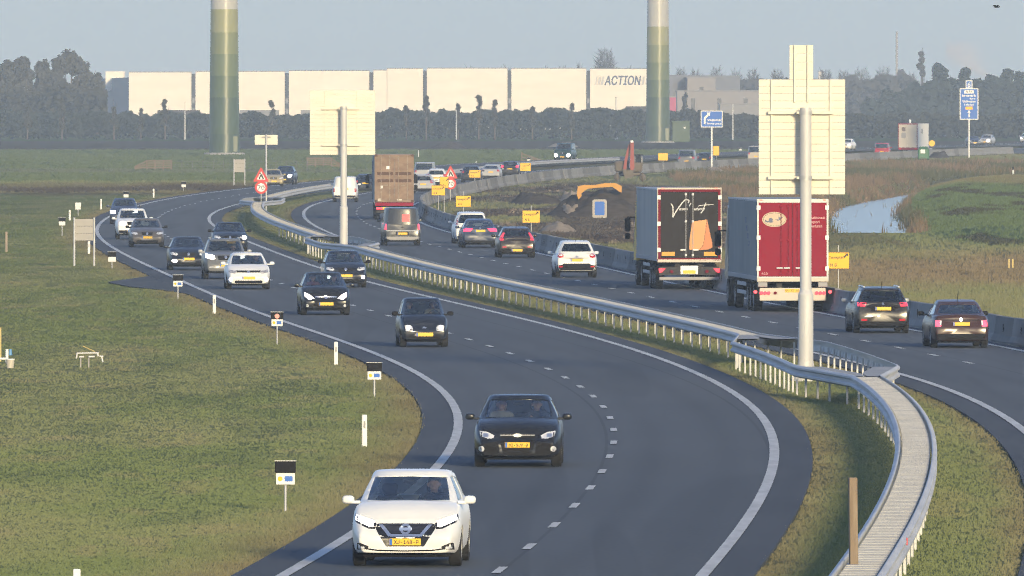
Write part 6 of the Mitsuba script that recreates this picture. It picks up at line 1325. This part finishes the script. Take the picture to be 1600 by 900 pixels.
part(t, 'roof', cbox(X_(1005) - X_(990), 1.6, .10, ((X_(1005) + X_(990)) / 2, .4, Z_(242)), .03), 'm_dark', M=M)
part(t, 'mudded_undercarriage', cbox(2.0, 1.4, .4, (0, .5, .7), .1), 'm_mud', M=M)
part(t, 'hydraulic_ram', cyl((X_(984), -1.2, Z_(262)), (X_(987), -1.2, Z_(236)), .07, n=8), 'm_chrome', 40, M)
# green container by the far road
p = at(1443, 1700); t = thing('green_container', 'green waste container with white patch beside the far white lorry', 'container'); M = frame(p)
mat('m_container_green', (.03, .13, .05), .5)
part(t, 'body', cbox(1.35, 1.2, 1.35, (0, 0, .70), .12), 'm_container_green', M=M); part(t, 'lid', cbox(1.1, 1.0, .22, (0, 0, 1.47), .10), 'm_container_green', M=M); part(t, 'patch', cbox(.55, .03, .45, (-.1, -.605, 1.0), .02), 'm_white', M=M); part(t, 'leg', cbox(1.2, 1.0, .12, (0, 0, .02), .02), 'm_dark', M=M)
# white railing far off, wooden fences in the field
mat('m_fence_wood', (.15, .12, .09), .85); mat('m_wire', (.12, .12, .12), .7)
def fence(label, px0, px1, base, hpx, rails, posts, slope=None, bsdf='m_fence_wood', name='wooden_fence'):
    a, b = gp(px0, base), gp(px1, base); dist = a[1] + OY; s = F / dist; h = hpx / s; w_ = b[0] - a[0]; M = frame(a)
    t = thing(name, label, 'fence')
    hh = lambda u: h * (1 if slope is None else np.interp(u, [0, 1], slope))
    for k in range(posts): u = k / (posts - 1); part(t, 'post', cbox(.14 if 'wire' not in name else .06, .14 if 'wire' not in name else .06, hh(u) + .25, (u * w_, 0, hh(u) / 2 - .1), .02), bsdf, M=M)
    for k in range(rails):
        f = (k + .6) / rails; z0, z1 = hh(0) * f, hh(1) * f
        m_ = np.array([(x, y, z + dz) for x, z in ((0, z0), (w_, z1)) for y in (-.11, -.07) for dz in ((-.075, .075) if 'wire' not in name else (-.012, .012))])
        part(t, 'rail', trimesh.convex.convex_hull(m_), bsdf, M=M)
fence('pale wooden fence in the far field below the left turbine tower', 229, 268, 264, 14, 4, 4)
fence('sloping end of the pale wooden fence left of the left turbine tower', 211, 229, 264, 14, 3, 2, (.3, 1))
fence('pale wooden fence in the far field left of the big sign pole', 480, 518, 259, 13, 4, 4)
fence('sloping end of the wooden fence at the big sign pole', 518, 534, 261, 14, 3, 2, (1, .3))
fence('sloping wooden fence end left of the dark green van', 815, 852, 254, 16, 3, 3, (1, .12))
fence('white railing far off right of the white lorry', 1460, 1500, 215, 10, 2, 3, None, 'm_white', 'white_railing')
fence('thin wire fence across the far field', 268, 480, 263, 12, 3, 14, None, 'm_wire', 'wire_fence')
# pipes in the meadow at the left
p = gp(16, 575); s = F / (p[1] + OY); M = frame(p); t = thing('pale_bucket', 'pale bucket standing in the meadow at the left edge', 'bucket')
part(t, 'bucket', cyl((0, 0, 0), (0, 0, .24), .095, .12, 20), 'm_cream', 40, M); part(t, 'rim', cyl((0, 0, .235), (0, 0, .26), .128, .128, 20), 'm_white', 40, M)
t = thing('pipe_stub', 'short white pipe with blue cap behind the pale bucket', 'pipe'); M = frame(gp(13, 566))
part(t, 'pipe', cat(cyl((-.25, 0, .10), (0, 0, .10), .035), cyl((-.04, 0, 0), (-.04, 0, .38), .045)), 'm_white', 40, M); part(t, 'cap', cyl((.06, .02, .20), (.06, .02, .38), .055, .04, 14), 'm_cap_blue', 40, M); mat('m_cap_blue', (.10, .26, .48), .5)
t = thing('yellow_stake', 'slim yellow stake at the left edge above the pale bucket', 'stake'); M = frame(gp(0.5, 562)); part(t, 'stake', cbox(.055, .055, 1.0, (0, 0, .44), .008), 'm_wood_yellow', M=M); mat('m_wood_yellow', (.55, .42, .16), .6)
t = thing('pipe_rack', 'low rack of white pipes and taps lying in the meadow', 'pipes'); M = frame(gp(140, 572))
Xp = lambda a: (a - 1050) / 7.5 / (F / (gp(140, 572)[1] + OY)); Zp = lambda b: (572 - (500 + b / 7.5)) / (F / (gp(140, 572)[1] + OY))
for a, b, c_, e, rr in [(900, 390, 1160, 385, .028), (930, 432, 985, 430, .034), (1040, 430, 1110, 428, .034), (905, 385, 895, 450, .03), (1140, 385, 1150, 425, .035), (1165, 425, 1210, 425, .028), (1190, 425, 1205, 495, .03), (945, 440, 945, 560, .028), (1040, 440, 1040, 560, .028)]:
    part(t, 'pipe', cyl((Xp(a), 0, Zp(b)), (Xp(c_), 0, Zp(e)), rr * .75, n=10), 'm_grey_board' if a in (945, 1040) and b == 440 else 'm_white_plain', 40, M)
part(t, 'handle', cyl((Xp(970), 0, Zp(305)), (Xp(1110), 0, Zp(370)), .012, n=8), 'm_wood_yellow', 40, M)
for px, base, lab in ((1580, 416, 'left one of two yellow marker stumps in the rough grass at right'), (1576, 414, 'right')):
    pass
t = thing('yellow_marker', 'short yellow marker pair in the rough grass at the right edge', 'marker'); M = frame(gp(1580, 418)); s = F / (gp(1580, 418)[1] + OY)
for x in (-.10, .07): part(t, 'stump', cbox(.07, .07, .42, (x, 0, .18), .01), 'm_wood_yellow', M=M)
t = thing('marker_post', 'small dark and white post at the reed belt, far right', 'post'); M = frame(gp(1583, 276)); part(t, 'post', cyl((0, 0, -.2), (0, 0, .65), .09, n=10), 'm_white', 40, M); part(t, 'cap', cyl((0, 0, .65), (0, 0, .95), .08, n=10), 'm_dark', 40, M)
# a bird in the sky
t = thing('bird', 'small dark bird flying in the sky at the top right', 'bird'); p = at(1557, 600); p[2] = float(zpix(11, 600)); M = frame(p, .4)
bb = trimesh.creation.icosphere(2, 1.0); bb.vertices = bb.vertices * [.13, .035, .035]; hd = trimesh.creation.icosphere(2, .028); hd.apply_translation((.13, 0, .015)); tl = trimesh.convex.convex_hull([(-.10, .01, 0), (-.10, -.01, 0), (-.22, .035, .005), (-.22, -.035, .005), (-.15, 0, .01)])
part(t, 'body', cat(bb, hd, tl), 'm_dark', 40, M)
for s_ in (-1, 1): part(t, 'wing', trimesh.convex.convex_hull([(.05, s_ * .02, .02), (-.06, s_ * .02, .02), (.03, s_ * .17, .09), (-.05, s_ * .16, .085), (-.05, s_ * .30, .05), (.0, s_ * .02, .03)]), 'm_dark', M=M)

# ------------------------------------------------------------------ the people in the nearer cars
def ball(c, r): return np.asarray(c, float), r
def chain(*bs):
    out = None
    for (a, ra), (b, rb) in zip(bs[:-1], bs[1:]):
        sa, sb = (trimesh.creation.icosphere(2, r_).apply_translation(c_).vertices for c_, r_ in ((a, ra), (b, rb)))
        h_ = to_man(trimesh.convex.convex_hull(np.vstack([sa, sb]))); out = h_ if out is None else out + h_
    return out
def person_meshes(driver, seed=0):
    H_ = (-.02, 0, .70)
    hand = [(.40, .15, .40), (.40, -.15, .42)] if driver else [(.30, .09, .17), (.30, -.09, .17)]
    bod = chain(ball((0, 0, .10), .135), ball((-.05, 0, .28), .13), ball((-.08, 0, .44), .14)) + chain(ball((-.08, .12, .47), .095), ball((-.08, -.12, .47), .095)) + chain(ball((-.07, 0, .50), .07), ball((-.04, 0, .62), .055)) 
    head = chain(ball((-.03, 0, .735), .098), ball((.0, 0, .655), .07)) + chain(ball((.05, 0, .70), .03), ball((.085, 0, .68), .016)) + chain(ball((-.02, .095, .69), .02), ball((-.02, .10, .72), .018)) + chain(ball((-.02, -.095, .69), .02), ball((-.02, -.10, .72), .018)) + chain(ball((.055, .03, .725), .02), ball((.055, -.03, .725), .02)) + chain(ball((.06, .02, .64), .016), ball((.06, -.02, .64), .016))
    legs = None; arms = None; hands = None
    for s in (1, -1):
        l = chain(ball((.02, s * .09, .10), .095), ball((.42, s * .12, .13), .065), ball((.52, s * .12, -.22), .045), ball((.60, s * .12, -.26), .04)); legs = l if legs is None else legs + l
        hx = np.array(hand[0 if s > 0 else 1]); el = np.array((.12, s * .26, .27))
        a_ = chain(ball((-.08, s * .19, .47), .062), ball(el, .048), ball(hx, .033)); arms = a_ if arms is None else arms + a_
        d_ = hx - el; d_ /= np.linalg.norm(d_); hh = chain(ball(hx, .03), ball(hx + d_ * .07, .034))
        up = np.array([0, 0, 1.0]); sd = np.cross(d_, up)
        for q, (o_, l_) in enumerate(((-.027, .065), (-.009, .075), (.009, .07), (.027, .055))):
            b0 = hx + d_ * .08 + sd * o_; hh = hh + chain(ball(b0, .0095), ball(b0 + d_ * l_ * .5, .009), ball(b0 + d_ * l_ * .7 - up * .03, .008))
        hh = hh + chain(ball(hx + d_ * .03 - sd * s * .03, .011), ball(hx + d_ * .07 - sd * s * .055 + up * .02, .009))
        hands = hh if hands is None else hands + hh
    whole = to_tri((bod + head + legs + arms + hands).refine_to_length(.03)); whole.merge_vertices()
    trimesh.smoothing.filter_taubin(whole, iterations=6)
    jk = chain(ball((0, 0, .12), .150), ball((-.05, 0, .28), .145), ball((-.08, 0, .45), .155)) + chain(ball((-.08, .13, .47), .108), ball((-.08, -.13, .47), .108))
    for s in (1, -1):
        hx = np.array(hand[0 if s > 0 else 1]); el = np.array((.12, s * .26, .27)); jk = jk + chain(ball((-.08, s * .19, .47), .075), ball(el, .060), ball(el + (hx - el) * .85, .044))
    jk = to_tri(jk.refine_to_length(.04)); jk.merge_vertices(); trimesh.smoothing.filter_taubin(jk, iterations=5)
    hr = chain(ball((-.045, 0, .755), .105), ball((-.065, 0, .69), .09)) - to_man(box2((.035, -.2, .5), (.3, .2, .765)))
    hl = hr + chain(ball((-.07, .05, .66), .06), ball((-.09, .05, .55), .045)) + chain(ball((-.07, -.05, .66), .06), ball((-.09, -.05, .55), .045))
    tr_ = chain(ball((.02, .09, .10), .108), ball((.42, .12, .13), .078), ball((.52, .12, -.22), .058)) + chain(ball((.02, -.09, .10), .108), ball((.42, -.12, .13), .078), ball((.52, -.12, -.22), .058))
    return [mikit.ply(whole, None, True), mikit.ply(jk, None, True), mikit.ply(to_tri(hr), None, 50), mikit.ply(to_tri(hl), None, 50), mikit.ply(to_tri(tr_), None, 50)]
PD, PP = person_meshes(True), person_meshes(False)
def person(carinfo, driver, label, cloth, hair, long=False):
    key, M, P = carinfo
    t = thing('person', label, 'person'); pm = PD if driver else PP
    Mw = M @ frame((P['xw0'] - 1.26, .37 if driver else -.37, min(.58, P['H'] - .93)))
    part(t, 'body', withmat(pm[0], 'm_skin'), None, M=Mw); part(t, 'jacket', withmat(pm[1], cloth), None, M=Mw); part(t, 'trousers', withmat(pm[4], 'm_cloth_dark'), None, M=Mw); part(t, 'hair', withmat(pm[3 if long else 2], hair), None, M=Mw)
person(CARS[0], True, 'driver in dark clothing behind the windscreen of the white hatchback', 'm_cloth_dark', 'm_hair_dark')
person(CARS[1], True, 'driver in dark clothing in the black family hatchback', 'm_cloth_dark', 'm_hair_dark'); person(CARS[1], False, 'passenger with fair hair in the black family hatchback', 'm_cloth_pale', 'm_hair_fair', True)
person(CARS[2], True, 'driver in pale clothing in the small upright black hatchback', 'm_cloth_pale', 'm_hair_grey'); person(CARS[2], False, 'passenger with long hair in the small upright black hatchback', 'm_cloth_blue', 'm_hair_dark', True)
person(CARS[3], True, 'driver in the black compact car with chrome grille bar', 'm_cloth_blue', 'm_hair_dark'); person(CARS[3], False, 'passenger in the black compact car with chrome grille bar', 'm_cloth_red', 'm_hair_dark')
person(CARS[4], True, 'driver in the dark compact car with one glaring fog lamp', 'm_cloth_dark', 'm_hair_dark')
person(CARS[5], True, 'driver in the white compact car with two fog lamps', 'm_cloth_dark', 'm_hair_fair')
person(CARS[6], True, 'driver in the grey off-road car', 'm_cloth_dark', 'm_hair_grey')
# ------------------------------------------------------------------ the hazy air over the whole place
hz = [-1800.0, 1800.0, -OY - 60.0, 6000.0, -3.2, 100.0]
scene['haze'] = {'type': 'cube', 'to_world': T().translate([(hz[0] + hz[1]) / 2, (hz[2] + hz[3]) / 2, (hz[4] + hz[5]) / 2]).scale([(hz[1] - hz[0]) / 2, (hz[3] - hz[2]) / 2, (hz[5] - hz[4]) / 2]),
                 'bsdf': {'type': 'null'}, 'interior': {'type': 'ref', 'id': 'haze_air'}}
labels['haze'] = {'kind': 'stuff', 'label': 'thin blue grey haze in the evening air', 'category': 'haze'}

GROUPS = dict(delineator_post='white delineator posts along the verge', hectometre_board='small marker boards along the verge', yellow_sign='yellow roadworks signs', direction_sign='big signs seen from behind', blue_direction_sign='blue direction signs', grey_sign='grey sign backs at the left verge',
    roadworks_sign='roadworks triangles over speed limit discs', broad_tree='broad trees of the left clump', young_tree='young trees before the hedge', skyline_tree='bare trees on the right skyline', dark_tree='dark trees of the right wood', roofline_tree='treetops over the warehouse roof',
    sand_heap='sand heaps at the roadworks', earth_heap='earth heaps at the roadworks', turbine_tower='wind turbine towers', wooden_fence='wooden fences in the field', slim_pole='slim poles in the distance', parked_trailer='trailers at the warehouse', person='people in the nearer cars')
for k, v in labels.items():
    b = k[:-4] if k[-4:-3] == '_' and k[-3:].isdigit() else k
    if b in GROUPS and 'category' in v: v.setdefault('group', GROUPS[b])
